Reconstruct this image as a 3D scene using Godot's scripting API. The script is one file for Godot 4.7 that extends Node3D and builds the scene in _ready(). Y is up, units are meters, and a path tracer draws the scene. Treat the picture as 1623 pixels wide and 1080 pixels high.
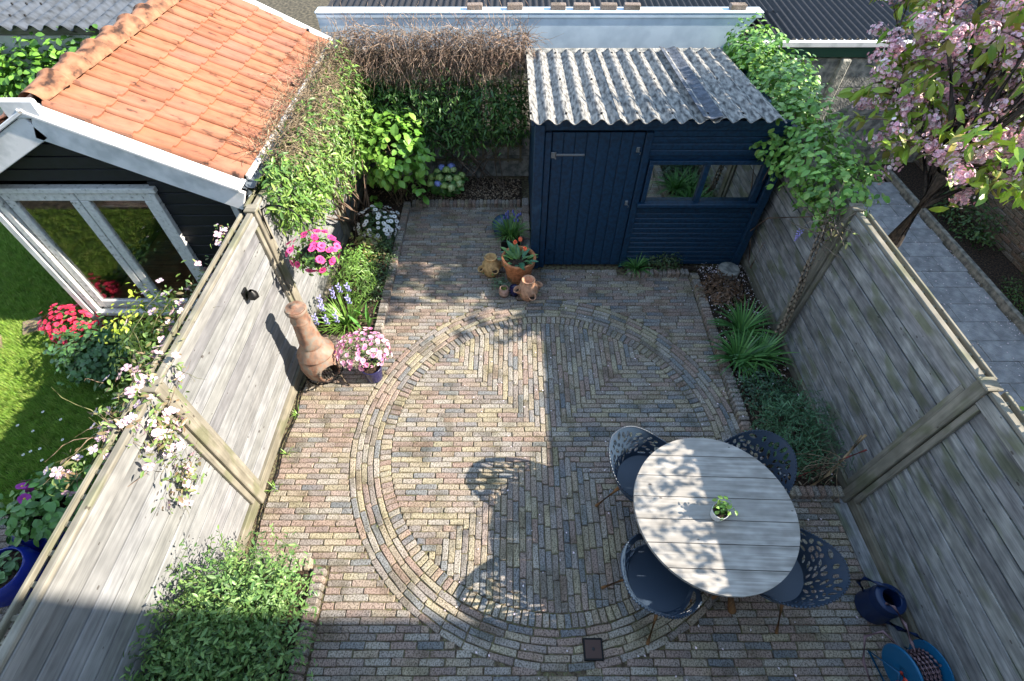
extends Node3D

# ------------------------------------------------------------------ helpers
class MB:
	var v := PackedVector3Array()
	var n := PackedVector3Array()
	var uv := PackedVector2Array()
	var c := PackedColorArray()
	var ix := PackedInt32Array()
	var col := Color(1, 1, 1)
	var g := 0
	var us := 0.5
	var vs := 2.0
	var uo := 0.0
	var vo := 0.0
	func tex(p: Vector3) -> Vector2:
		if g == 0:
			return Vector2(p.x * us + uo, (p.y + p.z) * vs + vo)
		if g == 1:
			return Vector2(p.y * us + uo, (p.x + p.z) * vs + vo)
		return Vector2(p.z * us + uo, (p.x + p.y) * vs + vo)
	func vert(p: Vector3, m: Vector3, t: Vector2) -> int:
		v.append(p); n.append(m); uv.append(t); c.append(col)
		return v.size() - 1
	func tri(a: Vector3, b: Vector3, d: Vector3, out: Vector3) -> void:
		var m := (b - a).cross(d - a)
		if m.length_squared() < 1e-16:
			return
		m = m.normalized()
		var k := v.size()
		if m.dot(out) < 0.0:
			m = -m
			vert(a, m, tex(a)); vert(b, m, tex(b)); vert(d, m, tex(d))
		else:
			vert(a, m, tex(a)); vert(d, m, tex(d)); vert(b, m, tex(b))
		ix.append_array([k, k + 1, k + 2])
	func quad(a: Vector3, b: Vector3, d: Vector3, e: Vector3, out: Vector3) -> void:
		tri(a, b, d, out); tri(a, d, e, out)
	func box(ce: Vector3, s: Vector3, bev := 0.0, ba := Basis.IDENTITY) -> void:
		var h := s * 0.5
		var b: float = minf(bev, minf(h.x, minf(h.y, h.z)) * 0.9)
		var ax := [Vector3.RIGHT, Vector3.UP, Vector3.BACK]
		for k in 3:
			var i1 := (k + 1) % 3
			var i2 := (k + 2) % 3
			for sg in [-1.0, 1.0]:
				var o: Vector3 = ax[k] * sg * h[k]
				var p: Vector3 = ax[i1] * (h[i1] - b)
				var q: Vector3 = ax[i2] * (h[i2] - b)
				quad(ce + ba * (o - p - q), ce + ba * (o + p - q), ce + ba * (o + p + q), ce + ba * (o - p + q), ba * (ax[k] * sg))
		if b > 0.0:
			for k in 3:
				var i1 := (k + 1) % 3
				var i2 := (k + 2) % 3
				for s1 in [-1.0, 1.0]:
					for s2 in [-1.0, 1.0]:
						var l: Vector3 = ax[k] * (h[k] - b)
						var e1: Vector3 = ax[i1] * s1 * h[i1] + ax[i2] * s2 * (h[i2] - b)
						var e2: Vector3 = ax[i1] * s1 * (h[i1] - b) + ax[i2] * s2 * h[i2]
						quad(ce + ba * (e1 - l), ce + ba * (e1 + l), ce + ba * (e2 + l), ce + ba * (e2 - l), ba * (ax[i1] * s1 + ax[i2] * s2))
			for sx in [-1.0, 1.0]:
				for sy in [-1.0, 1.0]:
					for sz in [-1.0, 1.0]:
						var w := Vector3(sx, sy, sz)
						tri(ce + ba * (w * (h - Vector3(0, b, b))), ce + ba * (w * (h - Vector3(b, 0, b))), ce + ba * (w * (h - Vector3(b, b, 0))), ba * w)
	func grid(nu: int, nv: int, pts: Array, flip := false, wrap := false) -> void:
		# pts is row-major, (nv + 1) rows of (nu + 1)
		var k := v.size()
		var w := nu + 1
		for j in nv + 1:
			for i in nu + 1:
				var i0 := maxi(i - 1, 0)
				var i1 := mini(i + 1, nu)
				if wrap and (i == 0 or i == nu):
					i0 = nu - 1
					i1 = 1
				var du: Vector3 = pts[j * w + i1] - pts[j * w + i0]
				var dv: Vector3 = pts[mini(j + 1, nv) * w + i] - pts[maxi(j - 1, 0) * w + i]
				var m := du.cross(dv).normalized()
				if flip:
					m = -m
				vert(pts[j * w + i], m, tex(pts[j * w + i]))
		for j in nv:
			for i in nu:
				var a := k + j * w + i
				if flip:
					ix.append_array([a, a + 1, a + w, a + 1, a + w + 1, a + w])
				else:
					ix.append_array([a, a + w, a + 1, a + 1, a + w, a + w + 1])
	func lathe(prof: Array, segs: int, at := Vector3.ZERO, ba := Basis.IDENTITY) -> void:
		var pts := []
		for q in prof:
			for i in segs + 1:
				var a := TAU * i / segs
				pts.append(at + ba * Vector3(cos(a) * q.x, q.y, sin(a) * q.x))
		grid(segs, prof.size() - 1, pts, true, true)
	func tube(path: Array, radii: Array, sides := 6) -> void:
		var pts := []
		var up := Vector3(0.31, 0.87, 0.38)
		for j in path.size():
			var d: Vector3 = (path[mini(j + 1, path.size() - 1)] - path[maxi(j - 1, 0)]).normalized()
			var x := d.cross(up)
			if x.length_squared() < 1e-4:
				x = d.cross(Vector3.RIGHT)
			x = x.normalized()
			var y := d.cross(x).normalized()
			up = -x.cross(d) if false else y
			var r: float = radii[mini(j, radii.size() - 1)]
			for i in sides + 1:
				var a := TAU * i / sides
				pts.append(path[j] + (x * cos(a) + y * sin(a)) * r)
		grid(sides, path.size() - 1, pts, true, true)
	func bar(a: Vector3, b: Vector3, r0: float, r1: float, sides := 8) -> void:
		var d := (b - a).normalized()
		tube([a - d * 0.0005, a, b, b + d * 0.0005], [0.0001, r0, r1, 0.0001], sides)
	func add(o: MB, t: Transform3D, tint := Color(1, 1, 1)) -> void:
		var k := v.size()
		v.append_array(t * o.v)
		var r := Transform3D(t.basis.orthonormalized(), Vector3.ZERO)
		n.append_array(r * o.n)
		uv.append_array(o.uv)
		for q in o.c:
			c.append(q * tint)
		for q in o.ix:
			ix.append(q + k)
	func mesh() -> ArrayMesh:
		var ar := []
		ar.resize(Mesh.ARRAY_MAX)
		ar[Mesh.ARRAY_VERTEX] = v
		ar[Mesh.ARRAY_NORMAL] = n
		ar[Mesh.ARRAY_TEX_UV] = uv
		ar[Mesh.ARRAY_COLOR] = c
		ar[Mesh.ARRAY_INDEX] = ix
		var m := ArrayMesh.new()
		m.add_surface_from_arrays(Mesh.PRIMITIVE_TRIANGLES, ar)
		return m

var rng := RandomNumberGenerator.new()
var M := {}
var used := {}

func rf(a: float, b: float) -> float:
	return rng.randf_range(a, b)

func numbered(called: String) -> String:
	if not used.has(called):
		used[called] = 0
		return called
	used[called] += 1
	return "%s_%03d" % [called, used[called]]

func thing(called: String, label: String, category: String, at := Vector3.ZERO, turn := 0.0, group := "") -> Node3D:
	var o := Node3D.new()
	o.name = numbered(called)
	add_child(o)
	o.position = at
	o.rotation.y = turn
	o.set_meta("label", label)
	o.set_meta("category", category)
	if group:
		o.set_meta("group", group)
	return o

func part(called: String, m: Mesh, mat: Material, parent: Node3D, at := Vector3.ZERO, ba := Basis.IDENTITY) -> MeshInstance3D:
	var o := MeshInstance3D.new()
	o.name = called
	o.mesh = m
	o.material_override = mat
	o.transform = Transform3D(ba, at)
	parent.add_child(o, true)
	return o

func setting(called: String, m: Mesh, mat: Material) -> MeshInstance3D:
	var o := part(numbered(called), m, mat, self)
	o.set_meta("kind", "structure")
	return o

func set_root(called: String) -> Node3D:
	var o := Node3D.new()
	o.name = numbered(called)
	add_child(o)
	o.set_meta("kind", "structure")
	return o

func boxm(s: Vector3, bev := 0.004, g := 0, col := Color(1, 1, 1)) -> ArrayMesh:
	var b := MB.new()
	b.g = g
	b.col = col
	b.uo = rf(0, 1)
	b.vo = rf(0, 1)
	b.box(Vector3.ZERO, s, bev)
	return b.mesh()

# ------------------------------------------------------------------ materials
func noise_tex(freq: float, stops: Array, sd := 1, oct := 4, size := 512, type := FastNoiseLite.TYPE_SIMPLEX_SMOOTH) -> NoiseTexture2D:
	var f := FastNoiseLite.new()
	f.seed = sd
	f.noise_type = type
	f.frequency = freq
	f.fractal_octaves = oct
	var t := NoiseTexture2D.new()
	t.width = size
	t.height = size
	t.seamless = true
	t.noise = f
	var gr := Gradient.new()
	var off := PackedFloat32Array()
	var cs := PackedColorArray()
	for s in stops:
		off.append(s[0])
		cs.append(s[1])
	gr.offsets = off
	gr.colors = cs
	t.color_ramp = gr
	return t

func bump_tex(freq: float, strength: float, sd := 5, size := 512) -> NoiseTexture2D:
	var f := FastNoiseLite.new()
	f.seed = sd
	f.frequency = freq
	f.fractal_octaves = 4
	var t := NoiseTexture2D.new()
	t.width = size
	t.height = size
	t.seamless = true
	t.noise = f
	t.as_normal_map = true
	t.bump_strength = strength
	return t

func mat(col: Color, rough := 0.8, metal := 0.0, vc := false) -> StandardMaterial3D:
	var m := StandardMaterial3D.new()
	m.albedo_color = col
	m.roughness = rough
	m.metallic = metal
	m.vertex_color_use_as_albedo = vc
	return m

func lin(r: float, g: float, b: float) -> Color:
	return Color(r, g, b).linear_to_srgb()

func tri(m: StandardMaterial3D, t: Texture2D, sc: Vector3, nrm: Texture2D = null, ns := 0.6) -> StandardMaterial3D:
	m.albedo_texture = t
	m.uv1_triplanar = true
	m.uv1_world_triplanar = true
	m.uv1_scale = sc
	if nrm:
		m.normal_enabled = true
		m.normal_texture = nrm
		m.normal_scale = ns
	return m

func wood_image(sd: int, lo: Color, hi: Color, knots: int, algae: float) -> ImageTexture:
	var w := 1024
	var h := 256
	var im := Image.create(w, h, false, Image.FORMAT_RGB8)
	var f := FastNoiseLite.new()
	f.seed = sd
	f.frequency = 0.01
	f.fractal_octaves = 4
	var f2 := FastNoiseLite.new()
	f2.seed = sd + 9
	f2.frequency = 0.012
	f2.fractal_octaves = 3
	var r := RandomNumberGenerator.new()
	r.seed = sd
	var ks := []
	for k in knots:
		ks.append([r.randf_range(20, w - 20), r.randf_range(10, h - 10), r.randf_range(1.6, 4.2)])
	var col := []
	for k in 32:
		col.append([])
	for k in ks:
		for b in range(maxi(0, int((k[0] - 60) / 32)), mini(32, int((k[0] + 60) / 32) + 1)):
			col[b].append(k)
	for x in w:
		var near: Array = col[x >> 5]
		for y in h:
			var yy := float(y)
			var dark := 0.0
			for k in near:
				var dx: float = (x - k[0]) * 0.55
				var dy: float = y - k[1]
				var d: float = sqrt(dx * dx + dy * dy) / k[2]
				if d < 6.0:
					yy += dy * 2.2 / (1.0 + d * d)
				if d < 1.0:
					dark = 0.5
				elif d < 1.9:
					dark = maxf(dark, -0.25 * (1.9 - d))
			var t := f.get_noise_2d(x * 0.22, yy * 5.0) * 0.62 + f.get_noise_2d(x * 0.4 + 500.0, yy * 22.0) * 0.26 + f2.get_noise_2d(x * 0.7, y * 1.3) * 0.6
			var al := f2.get_noise_2d(x * 0.3 + 300.0, y * 0.6 + 77.0)
			if x > 640:
				# fade into the start of the board so that the picture repeats without a seam
				var k := (x - 640.0) / 384.0
				var x2 := x - 1024.0
				t = lerpf(t, f.get_noise_2d(x2 * 0.22, yy * 5.0) * 0.62 + f.get_noise_2d(x2 * 0.4 + 500.0, yy * 22.0) * 0.26 + f2.get_noise_2d(x2 * 0.7, y * 1.3) * 0.6, k)
				al = lerpf(al, f2.get_noise_2d(x2 * 0.3 + 300.0, y * 0.6 + 77.0), k)
			var q := clampf(0.5 + t * 0.8, 0.0, 1.0)
			var cc := lo.lerp(hi, q)
			if algae > 0.0:
				var a := clampf((al - 0.1) * 3.0, 0.0, 1.0) * algae
				cc = cc.lerp(Color(0.36, 0.39, 0.26), a)
			if dark > 0.0:
				cc = cc.lerp(Color(0.16, 0.13, 0.11), dark)
			elif dark < 0.0:
				cc = cc.lerp(Color(0.95, 0.94, 0.9), -dark)
			im.set_pixel(x, y, cc)
	return ImageTexture.create_from_image(im)

func wood_mat(t: Texture2D, rough := 0.85, tint := Color(1, 1, 1)) -> StandardMaterial3D:
	var m := mat(tint, rough, 0.0, true)
	m.albedo_texture = t
	return m

func make_materials() -> void:
	var bump := bump_tex(0.02, 6.0)
	var fine := bump_tex(0.06, 8.0, 8)
	var grain := noise_tex(0.022, [[0.12, Color(0.42, 0.4, 0.37)], [0.34, Color(0.74, 0.73, 0.71)], [0.55, Color(0.93, 0.92, 0.91)], [0.85, Color(1, 1, 1)]], 3, 6)
	M.brick = tri(mat(Color(1, 1, 1), 0.9, 0, true), grain, Vector3(5.1, 5.1, 5.1), fine, 0.9)
	M.brick.detail_enabled = true
	M.brick.detail_blend_mode = BaseMaterial3D.BLEND_MODE_MUL
	M.brick.detail_albedo = noise_tex(0.006, [[0.12, Color(0.8, 0.8, 0.76)], [0.28, Color(0.93, 0.93, 0.91)], [0.4, Color(1, 1, 1)]], 44, 6)
	M.brick.detail_uv_layer = BaseMaterial3D.DETAIL_UV_2
	M.brick.uv2_triplanar = true
	M.brick.uv2_world_triplanar = true
	M.brick.uv2_scale = Vector3(0.8, 0.8, 0.8)
	M.joint = tri(mat(lin(1, 1, 1), 1.0), noise_tex(0.03, [[0.25, Color(0.27, 0.23, 0.18)], [0.5, Color(0.42, 0.37, 0.3)], [0.62, Color(0.37, 0.37, 0.25)], [0.9, Color(0.55, 0.5, 0.42)]], 4, 5), Vector3(1.3, 1.3, 1.3), fine, 1.0)
	M.soil = tri(mat(Color(1, 1, 1), 1.0), noise_tex(0.035, [[0.2, Color(0.1, 0.08, 0.06)], [0.5, Color(0.21, 0.16, 0.12)], [0.8, Color(0.34, 0.27, 0.21)]], 6, 5), Vector3(1.7, 1.7, 1.7), fine, 1.5)
	M.dirt = tri(mat(Color(1, 1, 1), 1.0), noise_tex(0.03, [[0.2, Color(0.2, 0.19, 0.15)], [0.8, Color(0.4, 0.37, 0.3)]], 7, 5), Vector3(0.6, 0.6, 0.6))
	M.lawn = tri(mat(Color(1, 1, 1), 1.0), noise_tex(0.03, [[0.2, Color(0.16, 0.26, 0.06)], [0.8, Color(0.34, 0.46, 0.12)]], 8, 5), Vector3(1.1, 1.1, 1.1))
	M.grass = mat(Color(1, 1, 1), 0.6, 0, true)
	M.grass.backlight_enabled = true
	M.grass.backlight = Color(0.25, 0.35, 0.08)
	M.wood_l = wood_mat(wood_image(11, Color(0.43, 0.437, 0.445), Color(0.60, 0.607, 0.615), 14, 0.0))
	M.wood_r = wood_mat(wood_image(12, Color(0.38, 0.385, 0.385), Color(0.70, 0.70, 0.69), 16, 0.5))
	M.wood_post = wood_mat(wood_image(13, Color(0.41, 0.40, 0.365), Color(0.60, 0.585, 0.545), 6, 0.4))
	M.wood_table = wood_mat(wood_image(14, Color(0.50, 0.485, 0.46), Color(0.72, 0.705, 0.68), 3, 0.0), 0.75)
	M.wood_leg = wood_mat(wood_image(15, Color(0.42, 0.29, 0.17), Color(0.64, 0.47, 0.3), 1, 0.0), 0.6)
	M.shell = mat(Color(0.19, 0.25, 0.32), 0.38)
	M.shed = tri(mat(Color(0.05, 0.215, 0.33), 0.5), noise_tex(0.02, [[0.2, Color(0.72, 0.74, 0.76)], [0.7, Color(1, 1, 1)]], 21, 4), Vector3(1.5, 1.5, 1.5), bump, 0.15)
	M.mirror = mat(Color(0.78, 0.8, 0.78), 0.03, 1.0)
	M.steel = mat(Color(0.6, 0.62, 0.64), 0.35, 0.9)
	M.asbestos = tri(mat(Color(1, 1, 1), 0.95, 0, true), noise_tex(0.012, [[0.2, Color(0.2, 0.2, 0.2)], [0.4, Color(0.4, 0.4, 0.395)], [0.55, Color(0.54, 0.535, 0.52)], [0.8, Color(0.68, 0.67, 0.64)]], 22, 6), Vector3(4.2, 4.2, 1.0), fine, 0.8)
	M.white = tri(mat(Color(1, 1, 1), 0.55), noise_tex(0.01, [[0.2, Color(0.78, 0.79, 0.79)], [0.6, Color(0.9, 0.9, 0.9)]], 23, 5), Vector3(0.7, 0.7, 0.7))
	M.frame = tri(mat(Color(1, 1, 1), 0.7), noise_tex(0.02, [[0.12, Color(0.5, 0.5, 0.48)], [0.26, Color(0.8, 0.8, 0.79)], [0.8, Color(0.88, 0.88, 0.87)]], 24, 5), Vector3(1.6, 1.6, 1.6))
	M.black_clad = tri(mat(Color(0.075, 0.085, 0.12), 0.6), noise_tex(0.02, [[0.2, Color(0.7, 0.7, 0.7)], [0.8, Color(1, 1, 1)]], 25), Vector3(1, 1, 1))
	M.tile = tri(mat(Color(1, 1, 1), 0.75, 0, true), noise_tex(0.012, [[0.0, Color(0.25, 0.23, 0.22)], [0.14, Color(0.4, 0.36, 0.34)], [0.22, Color(0.86, 0.84, 0.83)], [0.5, Color(0.95, 0.94, 0.93)], [0.8, Color(1, 1, 1)]], 26, 5), Vector3(0.7, 0.7, 1.1), bump, 0.15)
	M.ridge = tri(mat(Color(1, 1, 1), 0.8, 0, true), noise_tex(0.012, [[0.0, Color(0.2, 0.19, 0.18)], [0.3, Color(0.34, 0.31, 0.29)], [0.42, Color(0.8, 0.77, 0.74)], [0.7, Color(1, 1, 1)]], 36, 5), Vector3(1.4, 1.4, 0.9), bump, 0.2)
	M.zinc = mat(Color(0.42, 0.46, 0.5), 0.5, 0.6)
	M.zinc_dark = tri(mat(Color(0.34, 0.37, 0.41), 0.6, 0.2), grain, Vector3(0.6, 0.6, 0.6))
	M.dark_roof = tri(mat(Color(0.13, 0.13, 0.15), 0.65), grain, Vector3(0.8, 0.8, 0.8))
	M.glass = mat(Color(0.03, 0.04, 0.04, 0.06), 0.01)
	M.glass.transparency = BaseMaterial3D.TRANSPARENCY_ALPHA
	M.concrete = tri(mat(Color(1, 1, 1), 0.9, 0, true), noise_tex(0.014, [[0.2, Color(0.42, 0.43, 0.42)], [0.5, Color(0.58, 0.58, 0.56)], [0.8, Color(0.7, 0.69, 0.66)]], 27, 5), Vector3(1, 1, 1), fine, 0.5)
	M.parapet = tri(mat(Color(0.80, 0.87, 0.92), 0.5), noise_tex(0.008, [[0.15, Color(0.92, 0.93, 0.94)], [0.6, Color(1, 1, 1)]], 28, 5), Vector3(0.6, 0.6, 0.6))
	M.green_paint = mat(Color(0.12, 0.27, 0.2), 0.6)
	M.terracotta = tri(mat(Color(1, 1, 1), 0.85, 0, true), noise_tex(0.015, [[0.2, Color(0.7, 0.66, 0.62)], [0.55, Color(0.95, 0.93, 0.9)], [0.8, Color(1, 1, 1)]], 29, 5), Vector3(2.2, 2.2, 2.2), bump, 0.2)
	M.chimenea = tri(mat(Color(1, 1, 1), 0.7, 0), noise_tex(0.016, [[0.22, Color(0.36, 0.28, 0.24)], [0.38, Color(0.5, 0.36, 0.29)], [0.52, Color(0.56, 0.44, 0.36)], [0.64, Color(0.5, 0.49, 0.46)], [0.85, Color(0.6, 0.5, 0.42)]], 30, 6), Vector3(0.9, 0.6, 0.9), bump, 0.3)
	M.iron = mat(Color(0.06, 0.06, 0.065), 0.5, 0.5)
	M.black_plastic = mat(Color(0.05, 0.05, 0.055), 0.4)
	M.blue_glaze = mat(Color(0.08, 0.15, 0.5), 0.15)
	M.navy_glaze = mat(Color(0.15, 0.15, 0.32), 0.25)
	M.white_pot = mat(Color(0.88, 0.88, 0.87), 0.35)
	M.can_blue = mat(Color(0.04, 0.15, 0.31), 0.35)
	M.reel_blue = mat(Color(0.06, 0.38, 0.55), 0.35)
	M.hose = mat(Color(0.5, 0.4, 0.42), 0.4)
	M.orange = mat(Color(0.8, 0.25, 0.16), 0.5)
	M.twig = mat(Color(1, 1, 1), 0.9, 0, true)
	M.bark = tri(mat(Color(1, 1, 1), 0.95), noise_tex(0.03, [[0.25, Color(0.15, 0.13, 0.12)], [0.7, Color(0.33, 0.29, 0.26)]], 31), Vector3(3, 1, 3), bump, 1.0)
	M.leaf = mat(Color(1, 1, 1), 0.42, 0, true)
	M.leaf.backlight_enabled = true
	M.leaf.backlight = Color(0.4, 0.5, 0.13)
	M.petal = mat(Color(1, 1, 1), 0.6, 0, true)
	M.petal.backlight_enabled = true
	M.petal.backlight = Color(0.5, 0.42, 0.46)
	M.house_brick = tri(mat(Color(1, 1, 1), 0.9), noise_tex(0.03, [[0.2, Color(0.42, 0.27, 0.2)], [0.8, Color(0.58, 0.42, 0.33)]], 32), Vector3(0.8, 0.8, 0.8))
	M.tile_path = tri(mat(Color(1, 1, 1), 0.85, 0, true), noise_tex(0.012, [[0.2, Color(0.54, 0.55, 0.56)], [0.8, Color(0.67, 0.675, 0.68)]], 33, 5), Vector3(1, 1, 1), fine, 0.4)
	M.floor_wood = wood_mat(wood_image(16, Color(0.4, 0.27, 0.17), Color(0.62, 0.45, 0.3), 2, 0.0), 0.6)
	M.blue_cloth = mat(Color(0.12, 0.3, 0.6), 0.7)
	M.ledpaint = mat(Color(0.55, 0.57, 0.6), 0.5)

# ------------------------------------------------------------------ plants
func leaf_mesh(l: float, w: float, fold := 0.25, curl := 0.2, tip := 0.6) -> MB:
	# a leaf along +Z from the origin, its face up
	var b := MB.new()
	var st := [[0.0, 0.12], [0.3, 0.85], [tip, 0.9], [0.85, 0.5], [1.0, 0.02]]
	var le := []
	var mi := []
	var ri := []
	for s in st:
		var z: float = s[0] * l
		var y: float = -curl * l * s[0] * s[0]
		var hw: float = s[1] * w * 0.5
		le.append(Vector3(-hw, y + hw * fold, z))
		mi.append(Vector3(0, y, z))
		ri.append(Vector3(hw, y + hw * fold, z))
	for k in 4:
		b.quad(le[k], mi[k], mi[k + 1], le[k + 1], Vector3.UP)
		b.quad(mi[k], ri[k], ri[k + 1], mi[k + 1], Vector3.UP)
	return b

func leaf_basis(dir: Vector3, nrm: Vector3, s: float) -> Basis:
	var z := dir.normalized()
	var x := nrm.cross(z)
	if x.length_squared() < 1e-5:
		x = Vector3.RIGHT.cross(z)
	x = x.normalized()
	var y := z.cross(x)
	return Basis(x * s, y * s, z * s)

func rdir() -> Vector3:
	var z := rf(-1, 1)
	var a := rf(0, TAU)
	var r := sqrt(1 - z * z)
	return Vector3(r * cos(a), z, r * sin(a))

func scatter(called: String, m: Mesh, mt: Material, xf: Array, cols: Array, parent: Node3D) -> MultiMeshInstance3D:
	var mm := MultiMesh.new()
	mm.transform_format = MultiMesh.TRANSFORM_3D
	mm.use_colors = true
	mm.mesh = m
	mm.instance_count = xf.size()
	for i in xf.size():
		mm.set_instance_transform(i, xf[i])
		mm.set_instance_color(i, cols[i])
	var o := MultiMeshInstance3D.new()
	o.name = called
	o.multimesh = mm
	o.material_override = mt
	o.set_meta("kind", "stuff")
	parent.add_child(o, true)
	return o

func pick_col(cols: Array) -> Color:
	var a: Color = cols[rng.randi() % cols.size()]
	var b: Color = cols[rng.randi() % cols.size()]
	var k := rf(0.75, 1.25)
	var c := a.lerp(b, rng.randf())
	return Color(c.r * k, c.g * k, c.b * k)

# a lumpy volume of points: [position, outward]
func lumps(n: int, ce: Vector3, rad: Vector3, sd: int, lump := 0.3, freq := 1.6, deep := 0.35, floor_y := 0.03) -> Array:
	var f := FastNoiseLite.new()
	f.seed = sd
	f.frequency = freq
	f.fractal_octaves = 3
	var out := []
	var guard := 0
	while out.size() < n and guard < n * 4:
		guard += 1
		var d := rdir()
		var r := 1.0 + lump * 2.0 * f.get_noise_3dv(d) 
		r *= 1.0 - deep * pow(rng.randf(), 1.6)
		var p := ce + d * rad * r
		if p.y < floor_y:
			continue
		out.append([p, (d / rad).normalized()])
	return out

func leafy(called: String, pts: Array, lm: Mesh, cols: Array, s0: float, s1: float, up: float, parent: Node3D, droop := 0.2, mt: Material = null) -> MultiMeshInstance3D:
	var xf := []
	var cs := []
	for p in pts:
		var nrm: Vector3 = (p[1] + Vector3.UP * up + rdir() * 0.75).normalized()
		var dir: Vector3 = (rdir() + p[1] * 0.5 + Vector3.DOWN * droop)
		dir = dir - nrm * dir.dot(nrm) * 0.7
		xf.append(Transform3D(leaf_basis(dir, nrm, rf(s0, s1) * rf(0.7, 1.25)), p[0]))
		cs.append(pick_col(cols))
	return scatter(called, lm, mt if mt else M.leaf, xf, cs, parent)

func stems(called: String, base: Vector3, spread: float, tips: Array, n: int, r: float, col: Color, parent: Node3D) -> void:
	var b := MB.new()
	b.col = col
	for k in n:
		var t: Vector3 = tips[rng.randi() % tips.size()][0]
		var a := base + Vector3(rf(-spread, spread), 0, rf(-spread, spread))
		var mid := a.lerp(t, 0.5) + Vector3(rf(-1, 1), rf(0, 1), rf(-1, 1)) * a.distance_to(t) * 0.12
		b.tube([a, a.lerp(mid, 0.5) + Vector3(0, 0.02, 0), mid, mid.lerp(t, 0.6), t], [r, r * 0.9, r * 0.7, r * 0.5, r * 0.2], 5)
	part(called, b.mesh(), M.twig, parent)

func flower_mesh(petals: int, rad: float, cup: float, pc: Color, cc: Color, cr: float, wide := 0.8) -> ArrayMesh:
	var b := MB.new()
	for k in petals:
		var a := TAU * k / petals
		var d := Vector3(cos(a), 0, sin(a))
		var t := Vector3(-sin(a), 0, cos(a)) * rad * wide * PI / petals
		b.col = pc
		var p0 := d * rad * 0.1
		var p1 := d * rad * 0.65 + Vector3.UP * cup * rad * 0.5
		var p2 := d * rad + Vector3.UP * cup * rad * 0.55
		b.quad(p0 - t * 0.25, p0 + t * 0.25, p1 + t, p1 - t, Vector3.UP)
		b.quad(p1 - t, p1 + t, p2 + t * 0.45, p2 - t * 0.45, Vector3.UP)
	b.col = cc
	b.lathe([Vector2(cr, 0.0), Vector2(cr * 0.85, cr * 0.5), Vector2(0.0001, cr * 0.7)], 6, Vector3(0, 0.002, 0))
	return b.mesh()

# strap-leaved clump
func strap_clump(called: String, n: int, l0: float, l1: float, w: float, arch: float, cols: Array, parent: Node3D, spread := 0.05) -> void:
	var b := MB.new()
	for k in n:
		var a := rf(0, TAU)
		var d := Vector3(cos(a), 0, sin(a))
		var t := Vector3(-sin(a), 0, cos(a))
		var l := rf(l0, l1)
		var lean := rf(0.25, 1.0)
		var p := d * rf(0, spread)
		b.col = pick_col(cols)
		var prev := p
		var pw := w
		var el := PI * 0.5 - lean * 0.35
		for s in 6:
			el -= arch * lean / 6.0
			var q: Vector3 = prev + (d * cos(el) + Vector3.UP * sin(el)) * l / 6.0
			if q.y < 0.01:
				q.y = 0.01
			var qw := w * (1.0 - pow((s + 1) / 6.0, 2.5) * 0.97)
			var nn := (t.cross(q - prev)).normalized()
			b.quad(prev - t * pw * 0.5, prev + t * pw * 0.5, q + t * qw * 0.5, q - t * qw * 0.5, nn if nn.y > 0 else -nn)
			prev = q
			pw = qw
	part(called, b.mesh(), M.leaf, parent)

func twigs(called: String, n: int, sample: Callable, l0: float, l1: float, r: float, cols: Array, parent: Node3D, gravity := 0.5) -> void:
	var b := MB.new()
	for k in n:
		var s: Array = sample.call()
		var p: Vector3 = s[0]
		var d: Vector3 = (s[1] + rdir() * 0.6).normalized()
		var l := rf(l0, l1)
		var path := [p]
		for j in 5:
			d = (d + rdir() * 0.35 + Vector3.DOWN * gravity * 0.2).normalized()
			p += d * l / 5.0
			path.append(p)
		b.col = pick_col(cols)
		b.tube(path, [r, r, r * 0.9, r * 0.8, r * 0.6, r * 0.3], 3)
	part(called, b.mesh(), M.twig, parent)

# ------------------------------------------------------------------ paving
const EYE := Vector3(0, 4.45, 0)
const PITCH := 49.85
const RING_C := Vector3(0.37, 0, -2.47)
const RING_R := 1.955
var brick_mb := []      # [shape][colour]
var brick_mesh := []
var brick_cols := [Color(0.459, 0.403, 0.314), Color(0.448, 0.360, 0.314), Color(0.367, 0.281, 0.247), Color(0.281, 0.297, 0.309), Color(0.489, 0.440, 0.314), Color(0.327, 0.291, 0.269), Color(0.479, 0.446, 0.393), Color(0.378, 0.350, 0.332), Color(0.418, 0.313, 0.264), Color(0.214, 0.236, 0.260)]

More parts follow.
